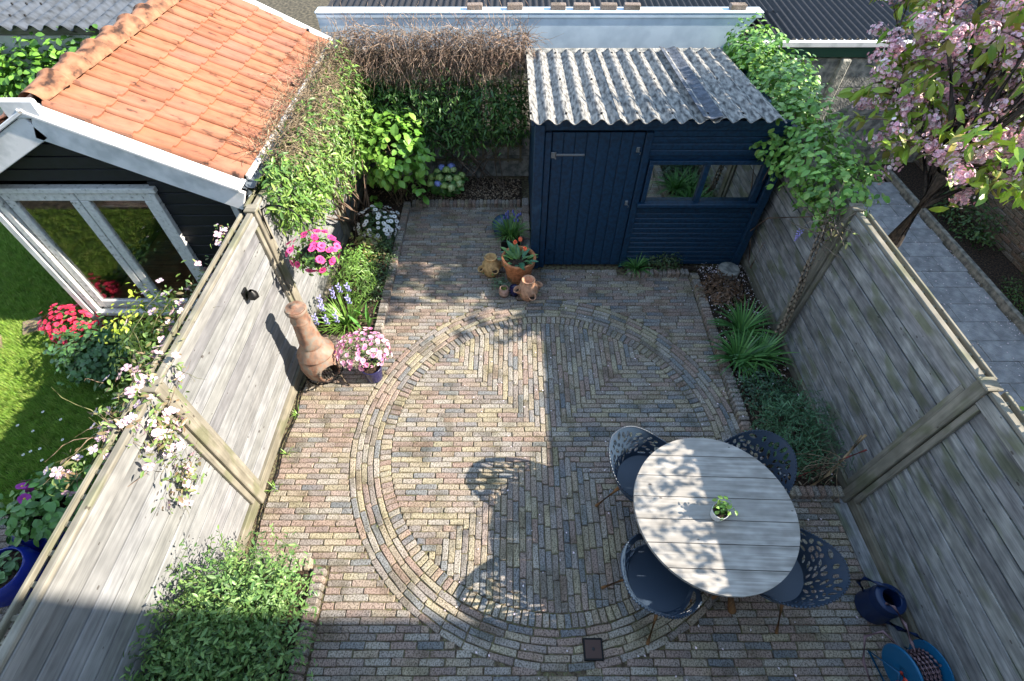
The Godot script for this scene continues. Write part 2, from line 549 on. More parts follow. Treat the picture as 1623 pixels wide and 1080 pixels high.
func make_bricks() -> void:
	for s in 5:
		var row := []
		var rowm := []
		for k in brick_cols.size():
			var b := MB.new()
			var ca: Color = brick_cols[k] * rf(0.88, 1.08)
			var cb: Color = brick_cols[k].lerp(brick_cols[rng.randi() % brick_cols.size()], rf(0.1, 0.55)) * rf(0.85, 1.05)
			b.col = ca
			var lo := []
			var hi := []
			for q in [[-0.0985, -0.02], [-0.092, -0.0245], [0.0, -0.0245], [0.092, -0.0245], [0.0985, -0.02], [0.0985, 0.02], [0.092, 0.0245], [0.0, 0.0245], [-0.092, 0.0245], [-0.0985, 0.02]]:
				var p := Vector3(q[0] + rf(-0.0035, 0.0025), -0.0085, q[1] + rf(-0.003, 0.0022))
				lo.append(p)
				hi.append(Vector3(p.x - signf(p.x) * rf(0.003, 0.006), rf(-0.0012, 0.0012), p.z - signf(p.z) * rf(0.003, 0.006)))
			for i in lo.size():
				var j: int = (i + 1) % lo.size()
				b.tri(Vector3(0, 0.0005, 0), hi[i], hi[j], Vector3.UP)
				var o: Vector3 = (lo[i] + lo[j]) * 0.5
				b.quad(hi[i], hi[j], lo[j], lo[i], Vector3(o.x, 0.02, o.z * 3.0))
				b.quad(lo[i], lo[j], lo[j] + Vector3.DOWN * 0.045, lo[i] + Vector3.DOWN * 0.045, Vector3(o.x, 0, o.z * 3.0))
			for q in b.v.size():
				b.c[q] = ca.lerp(cb, clampf(b.v[q].x * rf(3.0, 9.0) + 0.5, 0.0, 1.0))
			row.append(b)
			rowm.append(b.mesh())
		brick_mb.append(row)
		brick_mesh.append(rowm)

func seen_at(p: Vector3) -> bool:
	var q := p - EYE
	var a := deg_to_rad(PITCH)
	var fw := -q.y * sin(a) - q.z * cos(a)
	var up := q.y * cos(a) - q.z * sin(a)
	return fw > 0.3 and absf(q.x / fw) < 1.03 and absf(up / fw) < 0.69

func lay(called: String, list: Array, piece := "brick") -> Node3D:
	var root := set_root(called)
	for b in list:
		b.append(b[0].distance_to(EYE) + (0.0 if seen_at(b[0]) else 100.0))
	list.sort_custom(func(x, y): return x[-1] < y[-1])
	var rest := MB.new()
	var count := 0
	for b in list:
		var at: Vector3 = b[0] + Vector3(rf(-0.0015, 0.0015), rf(-0.006, 0.003), rf(-0.0015, 0.0015))
		var ba := Basis(Vector3.UP, b[1] + rf(-0.02, 0.02)) * Basis(Vector3.RIGHT, rf(-0.035, 0.035)) * Basis(Vector3.BACK, rf(-0.006, 0.006)) * Basis.from_scale(Vector3(b[2] / 0.2, 1, b[3] / 0.05))
		var k: int = b[4]
		var s := rng.randi() % 5
		if count < 300 and b[-1] < 90.0:
			part(piece, brick_mesh[s][k], M.brick, root, at, ba)
		else:
			rest.add(brick_mb[s][k], Transform3D(ba, at))
		count += 1
	if rest.v.size() > 0:
		var o := part(piece + "s_farther_off", rest.mesh(), M.brick, root)
		o.set_meta("kind", "stuff")
	return root

func bcol(w: Array) -> int:
	var t := 0.0
	for x in w:
		t += x
	var r := rng.randf() * t
	for i in w.size():
		r -= w[i]
		if r <= 0:
			return i
	return 0

# fill a straight run between a and b with bricks; axis 0 along x, 1 along z
func run_bricks(list: Array, a: float, b: float, cross: float, axis: int, w: Array, phase: float) -> void:
	var p := a
	var first := true
	while p < b - 0.012:
		var l := 0.203 + rf(-0.014, 0.012)
		if first:
			l = maxf(0.06, 0.203 * phase)
			first = false
		if p + l > b - 0.05:
			l = b - p
			if l > 0.26:
				l *= 0.5
		var c := p + l * 0.5
		var pos := Vector3(c, 0, cross) if axis == 0 else Vector3(cross, 0, c)
		list.append([pos, 0.0 if axis == 0 else PI / 2, l - 0.005, 0.0515, bcol(w)])
		p += l

func pave() -> void:
	var bed := MB.new()
	bed.quad(Vector3(-2.4, -0.013, 0.6), Vector3(3.2, -0.013, 0.6), Vector3(3.2, -0.013, -7.3), Vector3(-2.4, -0.013, -7.3), Vector3.UP)
	setting("sand_joints", bed.mesh(), M.joint)
	var course := 0.0555
	# outer field, courses across the garden
	var field := []
	var wo := [4.0, 6.0, 3.5, 1.6, 2.2, 3.0, 3.5, 3.0, 4.0, 0.8]
	var z := -0.02
	var row := 0
	while z > -6.36:
		var x0 := -2.245
		var x1 := 3.03
		if z < -3.9 or (z > -1.25):
			x0 = -1.53
		if z < -1.86:
			x1 = 2.30
		if z < -4.86 and z > -5.12:
			x1 = 1.38
		if z <= -5.0:
			x1 = 0.16
		var ph := 0.5 if row % 2 else 1.0
		ph = clampf(ph + rf(-0.25, 0.15), 0.3, 1.0)
		var dz := z - RING_C.z
		var rr := RING_R + 0.004
		if absf(dz) < rr:
			var hw := sqrt(rr * rr - dz * dz)
			run_bricks(field, x0, RING_C.x - hw, z, 0, wo, ph)
			if RING_C.x + hw < x1 - 0.03:
				run_bricks(field, RING_C.x + hw, x1, z, 0, wo, ph)
		else:
			run_bricks(field, x0, x1, z, 0, wo, ph)
		z -= course
		row += 1
	lay("brick_patio", field)
	# rings
	var ring := []
	var wr := [5.0, 3.0, 2.0, 2.5, 4.0, 3.0, 4.0, 3.0, 2.0, 1.0]
	for k in 5:
		var r := RING_R - 0.028 - k * 0.0565
		var n := int(round(TAU * r / 0.206))
		for i in n:
			var a := TAU * (i + 0.37 * k) / n
			var p := RING_C + Vector3(cos(a) * r, 0, sin(a) * r)
			if p.x > 2.3 and p.z < -1.86:
				continue
			if p.x < -1.55 and false:
				continue
			ring.append([p, -a + PI / 2, 0.2, 0.051, bcol(wr)])
	var r2 := RING_R - 0.339
	var n2 := int(round(TAU * r2 / 0.0575))
	for i in n2:
		var a := TAU * i / n2
		ring.append([RING_C + Vector3(cos(a) * r2, 0, sin(a) * r2), -a, 0.103, 0.05, bcol(wr)])
	lay("brick_ring", ring)
	# mitred quarters inside
	var inner := []
	var wi := [6.0, 3.6, 1.4, 2.0, 4.6, 3.0, 5.4, 3.4, 1.4, 0.7]
	var wd := [4.0, 3.0, 2.2, 2.4, 2.6, 4.0, 3.0, 4.0, 1.6, 1.2]
	var ri := RING_R - 0.395
	var q := -course * 29.0
	row = 0
	while q < course * 29.5:
		var hw := sqrt(maxf(ri * ri - q * q, 0.0))
		var ph := clampf((0.5 if row % 2 else 1.0) + rf(-0.2, 0.1), 0.3, 1.0)
		var m := absf(q)
		if hw - m > 0.04:
			var e := course * 0.5
			run_bricks(inner, RING_C.x - hw, RING_C.x - m + e, RING_C.z + q, 0, wi, ph)
			run_bricks(inner, RING_C.x + m - e, RING_C.x + hw, RING_C.z + q, 0, wd, ph)
			run_bricks(inner, RING_C.z - hw, RING_C.z - m - e, RING_C.x + q, 1, wi if q < 0.05 else wd, ph)
			run_bricks(inner, RING_C.z + m + e, RING_C.z + hw, RING_C.x + q, 1, wd if q > -0.3 else wi, ph)
		q += course
		row += 1
	lay("brick_circle", inner)
	# drain cover let into the ring
	var d := thing("drain_cover", "small square rusty brown drain cover set in the brick paving", "drain cover", Vector3(0.62, 0.004, -0.66))
	part("rim", boxm(Vector3(0.15, 0.03, 0.15), 0.004), M.iron, d)
	var rust := mat(Color(0.3, 0.23, 0.21), 0.8)
	part("lid", boxm(Vector3(0.125, 0.03, 0.125), 0.004), rust, d, Vector3(0, 0.003, 0))
	var h := MB.new()
	h.lathe([Vector2(0.012, 0.0), Vector2(0.012, 0.003), Vector2(0.0001, 0.003)], 8, Vector3(0, 0.018, 0))
	part("lifting_hole", h.mesh(), M.black_plastic, d)

func edging(called: String, a: Vector3, b: Vector3, hgt := 0.07, along := 0.056, deep := 0.1) -> void:
	var root := set_root(called)
	var l := a.distance_to(b)
	var n := int(l / along)
	var dir := (b - a) / l
	var turn := atan2(-dir.z, dir.x)
	for i in n:
		var p := a + dir * (i + 0.5) * l / n
		var ba := Basis(Vector3.UP, turn + rf(-0.06, 0.06)) * Basis(Vector3.RIGHT, rf(-0.06, 0.06)) * Basis(Vector3.BACK, rf(-0.05, 0.05))
		var mm := edge_mesh[rng.randi() % edge_mesh.size()] as Mesh
		part("brick", mm, M.brick, root, p + Vector3(0, hgt - 0.06 + rf(-0.008, 0.006), 0), ba * Basis.from_scale(Vector3(along / 0.056, 1, deep / 0.1)))

var edge_mesh := []

func beds() -> void:
	for k in 8:
		var b := MB.new()
		b.col = brick_cols[[0, 1, 2, 5, 6, 7, 8, 7][k]]
		b.box(Vector3.ZERO, Vector3(0.0515, 0.12, 0.102), 0.011)
		edge_mesh.append(b.mesh())
	edging("bed_edging", Vector3(-1.57, 0, -3.86), Vector3(-1.57, 0, -6.42))
	edging("bed_edging", Vector3(-1.5, 0, -6.43), Vector3(0.13, 0, -6.43))
	edging("bed_edging", Vector3(0.2, 0, -6.5), Vector3(0.2, 0, -5.1), 0.1, 0.2, 0.1)
	edging("bed_edging", Vector3(2.36, 0, -4.86), Vector3(2.36, 0, -1.96))
	edging("bed_edging", Vector3(2.42, 0, -1.9), Vector3(3.04, 0, -1.9))
	edging("bed_edging", Vector3(1.5, 0, -4.88), Vector3(2.3, 0, -4.88))
	edging("bed_edging", Vector3(-1.6, 0, 0.3), Vector3(-1.6, 0, -1.24))
	edging("bed_edging", Vector3(-1.68, 0, -1.27), Vector3(-2.26, 0, -1.27))
	for s in [[-2.28, -1.62, -7.1, -3.84], [-1.62, 0.15, -7.1, -6.48], [2.41, 3.05, -5.0, -1.95], [1.45, 2.41, -5.03, -4.93], [-2.28, -1.65, -1.22, 0.3]]:
		var b := MB.new()
		var nx := 8
		var nz := 24
		var pts := []
		var f := FastNoiseLite.new()
		f.seed = 7
		f.frequency = 3.0
		for j in nz + 1:
			for i in nx + 1:
				var x: float = lerpf(s[0], s[1], i / float(nx))
				var z: float = lerpf(s[2], s[3], j / float(nz))
				pts.append(Vector3(x, 0.03 + 0.03 * f.get_noise_2d(x, z), z))
		b.grid(nx, nz, pts, true)
		setting("soil_bed", b.mesh(), M.soil)

# ------------------------------------------------------------------ fences
var plank_cache := {}
func plank(l: float, h: float, t: float, key: String, tones: Array) -> Mesh:
	var id := "%s_%.2f_%.3f" % [key, l, h]
	if not plank_cache.has(id):
		var a := []
		for k in 14:
			var b := MB.new()
			b.g = 2
			var s: float = tones[k % tones.size()] * rf(0.93, 1.05)
			b.col = Color(s, s * rf(0.98, 1.0), s * rf(0.94, 1.0))
			b.uo = rf(0, 1)
			b.vo = rf(0.2, 0.8)
			b.box(Vector3.ZERO, Vector3(t, h, l), 0.004)
			a.append(b.mesh())
		plank_cache[id] = a
	return plank_cache[id][rng.randi() % 14]

func fence_panel(f: Node3D, z0: float, z1: float, inner: float, wood: Material, key: String) -> void:
	var l := absf(z1 - z0)
	var p := part("fence_panel", boxm(Vector3(0.008, 1.6, l), 0.0, 2, Color(0.9, 0.9, 0.88)), M.wood_post, f, Vector3(-inner * 0.036, 0.93, (z0 + z1) * 0.5))
	var o := Vector3(-inner * 0.036, 0.93, 0)
	var y := 0.13
	var hh := 0.1385
	while y + hh < 1.735:
		var q := part("plank", plank(l, hh - 0.012, 0.022, key, [1.0, 0.86, 1.08, 0.76, 0.95, 1.04, 0.83]), wood, p, Vector3(rf(-0.002, 0.002), y + hh * 0.5, 0) - o)
		q.rotation.x = rf(-0.0012, 0.0012)
		y += hh
	part("kickboard", boxm(Vector3(0.045, 0.12, l), 0.005, 2, Color(0.85, 0.82, 0.74)), M.wood_post, p, Vector3(inner * 0.012, 0.062, 0) - o)
	part("top_board", boxm(Vector3(0.028, 0.1, l), 0.004, 2, Color(1, 0.97, 0.9)), wood, p, Vector3(inner * 0.027, 1.715, 0) - o)
	part("cap_rail", boxm(Vector3(0.05, 0.032, l), 0.006, 2, Color(0.98, 0.96, 0.92)), M.wood_post, p, Vector3(inner * 0.012, 1.785, 0) - o)
	part("back_rail", boxm(Vector3(0.022, 0.045, l), 0.004, 2, Color(0.9, 0.88, 0.8)), M.wood_post, p, Vector3(-inner * 0.07, 1.775, 0) - o)
	var n := int(l / 0.14)
	for i in n:
		part("spacer_block", spacer, M.wood_post, p, Vector3(-inner * 0.036, 1.76, -l * 0.5 + (i + 0.5) * l / n) - o)
	for s in [-1, 1]:
		part("batten", boxm(Vector3(0.03, 1.53, 0.05), 0.004, 1, Color(1, 0.98, 0.92)), M.wood_post, p, Vector3(inner * 0.027, 0.895, s * (l * 0.5 - 0.03)) - o)

var spacer: Mesh

func fence_post(f: Node3D, z: float, inner: float) -> void:
	var p := part("post", boxm(Vector3(0.095, 1.8, 0.095), 0.006, 1, Color(0.95, 0.92, 0.84)), M.wood_post, f, Vector3(inner * 0.015, 0.9, z))
	part("post_cap", boxm(Vector3(0.11, 0.02, 0.11), 0.006, 0, Color(0.95, 0.92, 0.84)), M.wood_post, p, Vector3(0, 0.911, 0))

func fences() -> void:
	spacer = boxm(Vector3(0.046, 0.03, 0.028), 0.003, 0, Color(0.8, 0.78, 0.7))
	var zl := [0.05, -1.85, -3.76, -5.66]
	var fl := thing("wooden_fence", "pale sunlit wooden plank fence behind the clay chimenea", "fence", Vector3(-2.33, 0, 0))
	var zr := [0.05, -1.86, -3.78, -5.7]
	var fr := thing("wooden_fence", "shaded grey wooden plank fence with moss beside the table", "fence", Vector3(3.09, 0, 0))
	for i in 4:
		fence_panel(fl, zl[i] - 0.05, zl[i + 1] + 0.05 if i < 3 else -7.1, 1.0, M.wood_l, "l")
		fence_panel(fr, zr[i] - 0.05, zr[i + 1] + 0.05 if i < 3 else -7.1, -1.0, M.wood_r, "r")
		if i > 0:
			fence_post(fl, zl[i], 1.0)
			fence_post(fr, zr[i], -1.0)
	var lb := thing("loose_board", "loose grey board lying along the foot of the shaded fence", "board", Vector3(3.0, 0.012, -0.95), 0.02)
	part("board", boxm(Vector3(0.12, 0.024, 1.7), 0.004, 2, Color(0.9, 0.92, 0.95)), M.wood_r, lb)
	var cb := MB.new()
	var path := []
	for i in 16:
		path.append(Vector3(-2.235 + 0.02 * sin(i * 1.3), 0.012, -1.3 - i * 0.13))
	cb.tube(path, [0.008], 5)
	var cable := part(numbered("garden_cable"), cb.mesh(), M.black_plastic, self)
	cable.set_meta("label", "thin black cable running along the foot of the sunlit fence")
	cable.set_meta("category", "cable")
	# small lamp on the fence
	var la := thing("fence_lamp", "small black wall lamp screwed to the sunlit fence", "lamp", Vector3(-2.305, 1.4, -3.1))
	part("back_plate", boxm(Vector3(0.015, 0.1, 0.075), 0.003), M.black_plastic, la)
	var hb := MB.new()
	hb.lathe([Vector2(0.02, 0.04), Vector2(0.045, 0.0), Vector2(0.05, -0.035), Vector2(0.043, -0.035), Vector2(0.03, 0.01), Vector2(0.0001, 0.02)], 6, Vector3(0.055, 0, 0))
	part("lamp_shade", hb.mesh(), M.black_plastic, la)

# ------------------------------------------------------------------ corrugated sheets
# along x, falling along z; returns a mesh with thickness
func corrugated(w: float, l: float, pitch: float, amp: float, th := 0.006, per := 10, col := Color(1, 1, 1)) -> ArrayMesh:
	var b := MB.new()
	b.col = col
	var nu := int(w / pitch * per)
	var top := []
	var bot := []
	for j in 2:
		for i in nu + 1:
			var x := w * i / nu - w * 0.5
			var y := amp * cos((x + w * 0.5) / pitch * TAU)
			top.append(Vector3(x, y, l * (0.5 - j)))
			bot.append(Vector3(x, y - th, l * (0.5 - j)))
	b.grid(nu, 1, top, false)
	b.grid(nu, 1, bot, true)
	for j in 2:
		for i in nu:
			var a := j * (nu + 1) + i
			b.quad(top[a], top[a + 1], bot[a + 1], bot[a], Vector3(0, 0, 1 if j == 0 else -1))
	return b.mesh()

# ------------------------------------------------------------------ blue shed
func shed() -> void:
	var s := thing("garden_shed", "dark blue wooden shed with corrugated roof and plank door", "shed", Vector3(0, 0, -5.05))
	var bl: Material = M.shed
	# side, back walls and inner lining
	part("side_wall", boxm(Vector3(0.05, 1.85, 1.95), 0.004), bl, s, Vector3(0.29, 0.925, -1.02))
	part("side_wall", boxm(Vector3(0.05, 1.85, 1.95), 0.004), bl, s, Vector3(2.94, 0.925, -1.02))
	part("back_wall", boxm(Vector3(2.7, 1.84, 0.04), 0.004), bl, s, Vector3(1.61, 0.92, -1.98))
	part("corner_post", boxm(Vector3(0.11, 1.95, 0.09), 0.008), bl, s, Vector3(0.29, 0.975, 0.01))
	part("corner_post", boxm(Vector3(0.1, 1.92, 0.09), 0.008), bl, s, Vector3(2.93, 0.96, 0.012))
	part("lintel", boxm(Vector3(2.56, 0.1, 0.05), 0.004), bl, s, Vector3(1.62, 1.925, -0.012))
	part("door_post", boxm(Vector3(0.07, 1.86, 0.06), 0.005), bl, s, Vector3(0.385, 0.93, 0.0))
	part("door_post", boxm(Vector3(0.075, 1.86, 0.06), 0.005), bl, s, Vector3(1.45, 0.93, 0.0))
	# door
	var d := part("door", boxm(Vector3(0.98, 1.78, 0.02), 0.002), bl, s, Vector3(0.918, 0.94, -0.03))
	var n := 8
	for i in n:
		part("plank", boxm(Vector3(0.1185, 1.82, 0.02), 0.005), bl, d, Vector3(-0.49 + (i + 0.5) * 0.98 / n, 0, 0.024 + rf(-0.0015, 0.0015)))
	var hb := MB.new()
	hb.box(Vector3(0, 0, 0), Vector3(0.34, 0.025, 0.006), 0.002)
	hb.box(Vector3(-0.17, 0, 0.004), Vector3(0.05, 0.07, 0.008), 0.002)
	hb.tube([Vector3(-0.145, -0.04, 0.012), Vector3(-0.145, 0.04, 0.012)], [0.009], 8)
	for k in 3:
		hb.lathe([Vector2(0.007, 0), Vector2(0.0001, 0.004)], 8, Vector3(-0.05 + k * 0.09, 0, 0.004), Basis(Vector3.RIGHT, PI / 2))
	part("hinge", hb.mesh(), M.steel, d, Vector3(-0.3, 0.66, 0.042))
	part("hinge", hb.mesh(), M.shed, d, Vector3(-0.3, -0.68, 0.042)).set_meta("label", "lower strap hinge painted over in blue")
	var la := MB.new()
	la.box(Vector3.ZERO, Vector3(0.035, 0.06, 0.01), 0.003)
	la.tube([Vector3(0, 0.01, 0.006), Vector3(0.0, 0.0, 0.03), Vector3(0.025, -0.02, 0.032), Vector3(0.025, -0.045, 0.02)], [0.005], 6)
	part("latch", la.mesh(), M.steel, d, Vector3(0.44, 0.72, 0.04))
	part("latch", la.mesh(), M.steel, d, Vector3(0.43, 0.05, 0.04))
	# boarded front beside the door
	var y := 0.04
	while y < 1.86:
		var hgt := 0.072
		if y + hgt < 0.965 or y > 1.545:
			part("plank", boxm(Vector3(1.4, hgt - 0.003, 0.022), 0.009), bl, s, Vector3(2.185, y + hgt * 0.5, 0.0 + rf(-0.001, 0.001)))
		y += hgt + 0.0015
	part("front_lining", boxm(Vector3(1.4, 1.84, 0.01), 0.001), bl, s, Vector3(2.185, 0.94, -0.025))
	# window frame with two panes that mirror the garden
	var w := part("window", boxm(Vector3(1.34, 0.045, 0.06), 0.004), bl, s, Vector3(2.18, 1.515, 0.004))
	part("frame_side", boxm(Vector3(0.05, 0.48, 0.06), 0.004), bl, w, Vector3(-0.645, -0.264, 0))
	part("frame_side", boxm(Vector3(0.07, 0.48, 0.06), 0.004), bl, w, Vector3(0.635, -0.264, 0))
	part("mullion", boxm(Vector3(0.06, 0.48, 0.055), 0.004), bl, w, Vector3(-0.02, -0.264, 0))
	part("sill", boxm(Vector3(1.42, 0.05, 0.1), 0.008), bl, w, Vector3(0, -0.53, 0.02))
	part("pane", boxm(Vector3(0.57, 0.48, 0.006), 0.0), M.mirror, w, Vector3(-0.335, -0.264, -0.012))
	part("pane", boxm(Vector3(0.6, 0.48, 0.006), 0.0), M.mirror, w, Vector3(0.305, -0.264, -0.012))
	# roof of fibre cement sheets, each lapping the next
	var tilt := Basis(Vector3.RIGHT, -0.058)
	var sheets := [[0.2, 1.065, 0.0, 1.0], [1.065 + 0.02, 0.885, 0.009, 0.96], [1.97 - 0.02, 0.8, 0.018, 1.03]]
	for q in sheets:
		var wd: float = q[1]
		part("roof_sheet", corrugated(wd, 2.15, 0.177, 0.026, 0.007, 12, Color(q[3], q[3], q[3])), M.asbestos, s, Vector3(q[0] + wd * 0.5 - 0.02, 2.0 + q[2], -0.87), tilt)
	part("flashing_strip", corrugated(0.2, 2.15, 0.2, 0.012, 0.005, 10, Color(0.25, 0.3, 0.42)), M.concrete, s, Vector3(1.98, 2.043, -0.87), tilt).set_meta("label", "dark blue-grey strip covering the joint between roof sheets")
	var nb := MB.new()
	for k in 7:
		for zz in [0.08, -0.85, -1.75]:
			nb.lathe([Vector2(0.014, 0), Vector2(0.013, 0.012), Vector2(0.0001, 0.016)], 6, Vector3(0.19 + k * 0.354, 2.03 + (zz + 0.87) * 0.058, zz))
	part("roof_screws", nb.mesh(), M.iron, s).set_meta("kind", "stuff")
	part("purlin", boxm(Vector3(2.6, 0.06, 0.05), 0.004), bl, s, Vector3(1.5, 1.955, 0.0))
	var stump := thing("stone_disc", "round grey stone standing on end beside the shed corner", "stone", Vector3(2.8, 0.04, -4.86))
	var b := MB.new()
	b.lathe([Vector2(0.13, 0), Vector2(0.135, 0.02), Vector2(0.135, 0.08), Vector2(0.12, 0.095), Vector2(0.0001, 0.095)], 18)
	part("disc", b.mesh(), M.concrete, stump)

# ------------------------------------------------------------------ neighbours' garden house
func garden_house() -> void:
	var zf := -4.05
	var zb := -7.35
	var rx := -3.82
	var ry := 2.60
	var ex := -2.47
	var ey := 1.93
	var h := thing("garden_house", "black boarded garden house with orange tiled roof and glazed doors", "garden house", Vector3(-3.75, 0, zf))
	var o := Vector3(-3.75, 0, zf)
	var x0 := -4.86
	var x1 := -2.62
	# walls: boards on the front, plain sides
	for sx in [x0 + 0.03, x1 - 0.03]:
		part("side_wall", boxm(Vector3(0.05, 1.84, 3.2), 0.003), M.black_clad, h, Vector3(sx, 0.92, -5.68) - o)
	part("back_wall", boxm(Vector3(2.2, 2.1, 0.05), 0.003), M.black_clad, h, Vector3(-3.74, 1.05, -7.27) - o)
	part("plinth", boxm(Vector3(2.16, 0.2, 0.09), 0.004, 0, Color(0.9, 0.8, 0.75)), M.house_brick, h, Vector3(-3.74, 0.1, zf - 0.03) - o)
	var y := 0.2
	while y < 2.5:
		var hw := 2.16
		if y > 1.72:
			hw = minf(2.16, (2.52 - y) / 0.5 * 2.0)
		if hw > 0.1:
			if y < 1.82:
				part("board", boxm(Vector3(0.68, 0.117, 0.025), 0.006), M.black_clad, h, Vector3(-2.99, y + 0.06, zf) - o)
				part("board", boxm(Vector3(0.08, 0.117, 0.025), 0.006), M.black_clad, h, Vector3(-4.79, y + 0.06, zf) - o)
			else:
				part("board", boxm(Vector3(hw, 0.117, 0.025), 0.006), M.black_clad, h, Vector3(rx + 0.05, y + 0.06, zf) - o)
		y += 0.122
	part("corner_board", boxm(Vector3(0.07, 1.75, 0.07), 0.006), M.white, h, Vector3(x0 - 0.02, 0.875, zf + 0.05) - o)
	# floor and things inside
	part("floor", boxm(Vector3(2.1, 0.04, 3.1), 0.002), M.floor_wood, h, Vector3(-3.74, 0.18, -5.68) - o)
	# french doors
	for k in 2:
		var cx := -4.40 + k * 0.70
		var leaf := part("door", boxm(Vector3(0.69, 0.085, 0.05), 0.006), M.frame, h, Vector3(cx, 1.76, zf + 0.015) - o)
		part("stile", boxm(Vector3(0.085, 1.42, 0.05), 0.006), M.frame, leaf, Vector3(-0.302, -0.755, 0))
		part("stile", boxm(Vector3(0.085, 1.42, 0.05), 0.006), M.frame, leaf, Vector3(0.302, -0.755, 0))
		part("bottom_rail", boxm(Vector3(0.52, 0.1, 0.05), 0.006), M.frame, leaf, Vector3(0, -1.415, 0))
		part("pane", boxm(Vector3(0.53, 1.34, 0.008), 0), M.glass, leaf, Vector3(0, -0.7, 0))
	part("door_frame", boxm(Vector3(1.56, 0.05, 0.08), 0.005), M.frame, h, Vector3(-4.05, 1.835, zf + 0.02) - o)
	part("door_frame", boxm(Vector3(0.06, 1.6, 0.08), 0.005), M.frame, h, Vector3(-4.79, 1.0, zf + 0.035) - o)
	part("door_frame", boxm(Vector3(0.055, 1.6, 0.08), 0.005), M.frame, h, Vector3(-3.322, 1.0, zf + 0.02) - o)
	part("threshold", boxm(Vector3(1.5, 0.05, 0.12), 0.006), M.frame, h, Vector3(-4.05, 0.225, zf + 0.03) - o)
	# barge boards
	var run := Vector2(ex - rx, ey - ry)
	var ang := atan2(run.y, run.x)
	var len := run.length()
	for side in [1, -1]:
		var ba := Basis(Vector3.BACK, ang * side)
		var mid := Vector3(rx + side * (len * 0.5 + 0.02) * cos(ang), ry - 0.07 + (len * 0.5) * sin(ang), 0)
		part("barge_board", boxm(Vector3(len + 0.06, 0.2, 0.035), 0.005), M.white, h, Vector3(mid.x, mid.y - 0.05, zf + 0.155) - o, ba)
		part("barge_cap", boxm(Vector3(len + 0.1, 0.03, 0.17), 0.006), M.white, h, Vector3(mid.x, mid.y + 0.085, zf + 0.11) - o, ba)
		part("barge_cap", boxm(Vector3(len + 0.1, 0.03, 0.14), 0.006), M.white, h, Vector3(mid.x, mid.y + 0.085, zb - 0.02) - o, ba)
		part("soffit_block", boxm(Vector3(0.05, 0.05, 0.12), 0.004), M.white, h, Vector3(rx + side * 1.05, ry - 0.72, zf + 0.07) - o)
		part("eaves_trim", boxm(Vector3(0.03, 0.05, 3.3), 0.004), M.white, h, Vector3(rx + side * (len * cos(ang) + 0.075), ey + 0.01, -5.7) - o)
		# gutter
		var gb := MB.new()
		var pts := []
		for j in 2:
			for i in 13:
				var a := PI * i / 12.0
				pts.append(Vector3(-cos(a) * 0.055, -sin(a) * 0.055, -1.7 + 3.4 * j))
		gb.grid(12, 1, pts, false)
		part("gutter", gb.mesh(), M.zinc, h, Vector3(rx + side * (len * cos(ang) + 0.11), ey - 0.0, -5.68) - o)
	# tiles
	var tm := []
	for k in 8:
		var b := MB.new()
		var tones := [Color(0.37, 0.155, 0.085), Color(0.36, 0.16, 0.095), Color(0.39, 0.18, 0.10), Color(0.345, 0.14, 0.078), Color(0.375, 0.17, 0.105), Color(0.35, 0.155, 0.10), Color(0.385, 0.17, 0.092), Color(0.2, 0.13, 0.105)]
		b.col = tones[k]
		var prof := [[0.0, 0.0], [0.03, -0.010], [0.08, -0.014], [0.13, -0.008], [0.155, 0.006], [0.175, 0.022], [0.195, 0.026], [0.212, 0.016], [0.218, 0.0]]
		var pts := []
		for j in 3:
			for q in prof:
				pts.append(Vector3(-0.17 + 0.17 * j, q[1] + 0.004 * (j - 1) * (j - 1), q[0] - 0.11))
		b.grid(8, 2, pts, true)
		for i in 8:
			var a: Vector3 = pts[18 + i]
			var c: Vector3 = pts[18 + i + 1]
			b.quad(a, c, c + Vector3(-0.004, -0.024, 0), a + Vector3(-0.004, -0.024, 0), Vector3.RIGHT)
		for j in 2:
			var a: Vector3 = pts[j * 9 + 8]
			var c: Vector3 = pts[j * 9 + 17]
			b.quad(a, c, c + Vector3(0, -0.022, 0), a + Vector3(0, -0.022, 0), Vector3.BACK)
		tm.append(b.mesh())
	var slope := Vector3(cos(ang), sin(ang), 0)
	for side in [1, -1]:
		var deck := MB.new()
		deck.box(Vector3(side * len * 0.5 * cos(ang), len * 0.5 * sin(ang) - 0.02, -1.65), Vector3(len + 0.02, 0.03, 3.28), 0.002, Basis(Vector3.BACK, ang * side))
		var roof := part("roof", deck.mesh(), M.black_clad, h, Vector3(rx, ry + 0.02, 0) - Vector3(o.x, o.y, 0))
		for c in 16:
			for r in 5:
				var dist := 0.10 + r * 0.288 + 0.16
				var p := Vector3(slope.x * dist * side, slope.y * dist + 0.045, -4.11 - c * 0.2015 + 4.05)
				var ba := Basis(Vector3.BACK, (ang + 0.07 + rf(-0.012, 0.012)) * side) 
				if side < 0:
					ba = ba * Basis(Vector3.UP, PI)
				ba = ba * Basis(Vector3.UP, rf(-0.012, 0.012))
				var kk := rng.randi() % 7
				if rng.randf() < 0.02:
					kk = 7
				part("tile", tm[kk], M.tile, roof, p + Vector3(0, rf(-0.003, 0.003), 0), ba)
	# ridge caps
	var rb := MB.new()
	var pr := []
	rb.col = Color(0.36, 0.175, 0.095)
	for j in 6:
		var zz: float = [0.0, 0.015, 0.04, 0.06, 0.2, 0.36][j]
		var rr: float = [0.122, 0.142, 0.144, 0.124, 0.116, 0.106][j]
		for i in 13:
			var a := PI * 0.06 + PI * 0.88 * i / 12.0
			pr.append(Vector3(-cos(a) * rr, sin(a) * rr - 0.02, zz))
	rb.grid(12, 5, pr, false)
	for i in 12:
		var a: Vector3 = pr[i]
		var c: Vector3 = pr[i + 1]
		rb.quad(a, c, c * Vector3(0.86, 0.86, 1), a * Vector3(0.86, 0.86, 1), Vector3.FORWARD)
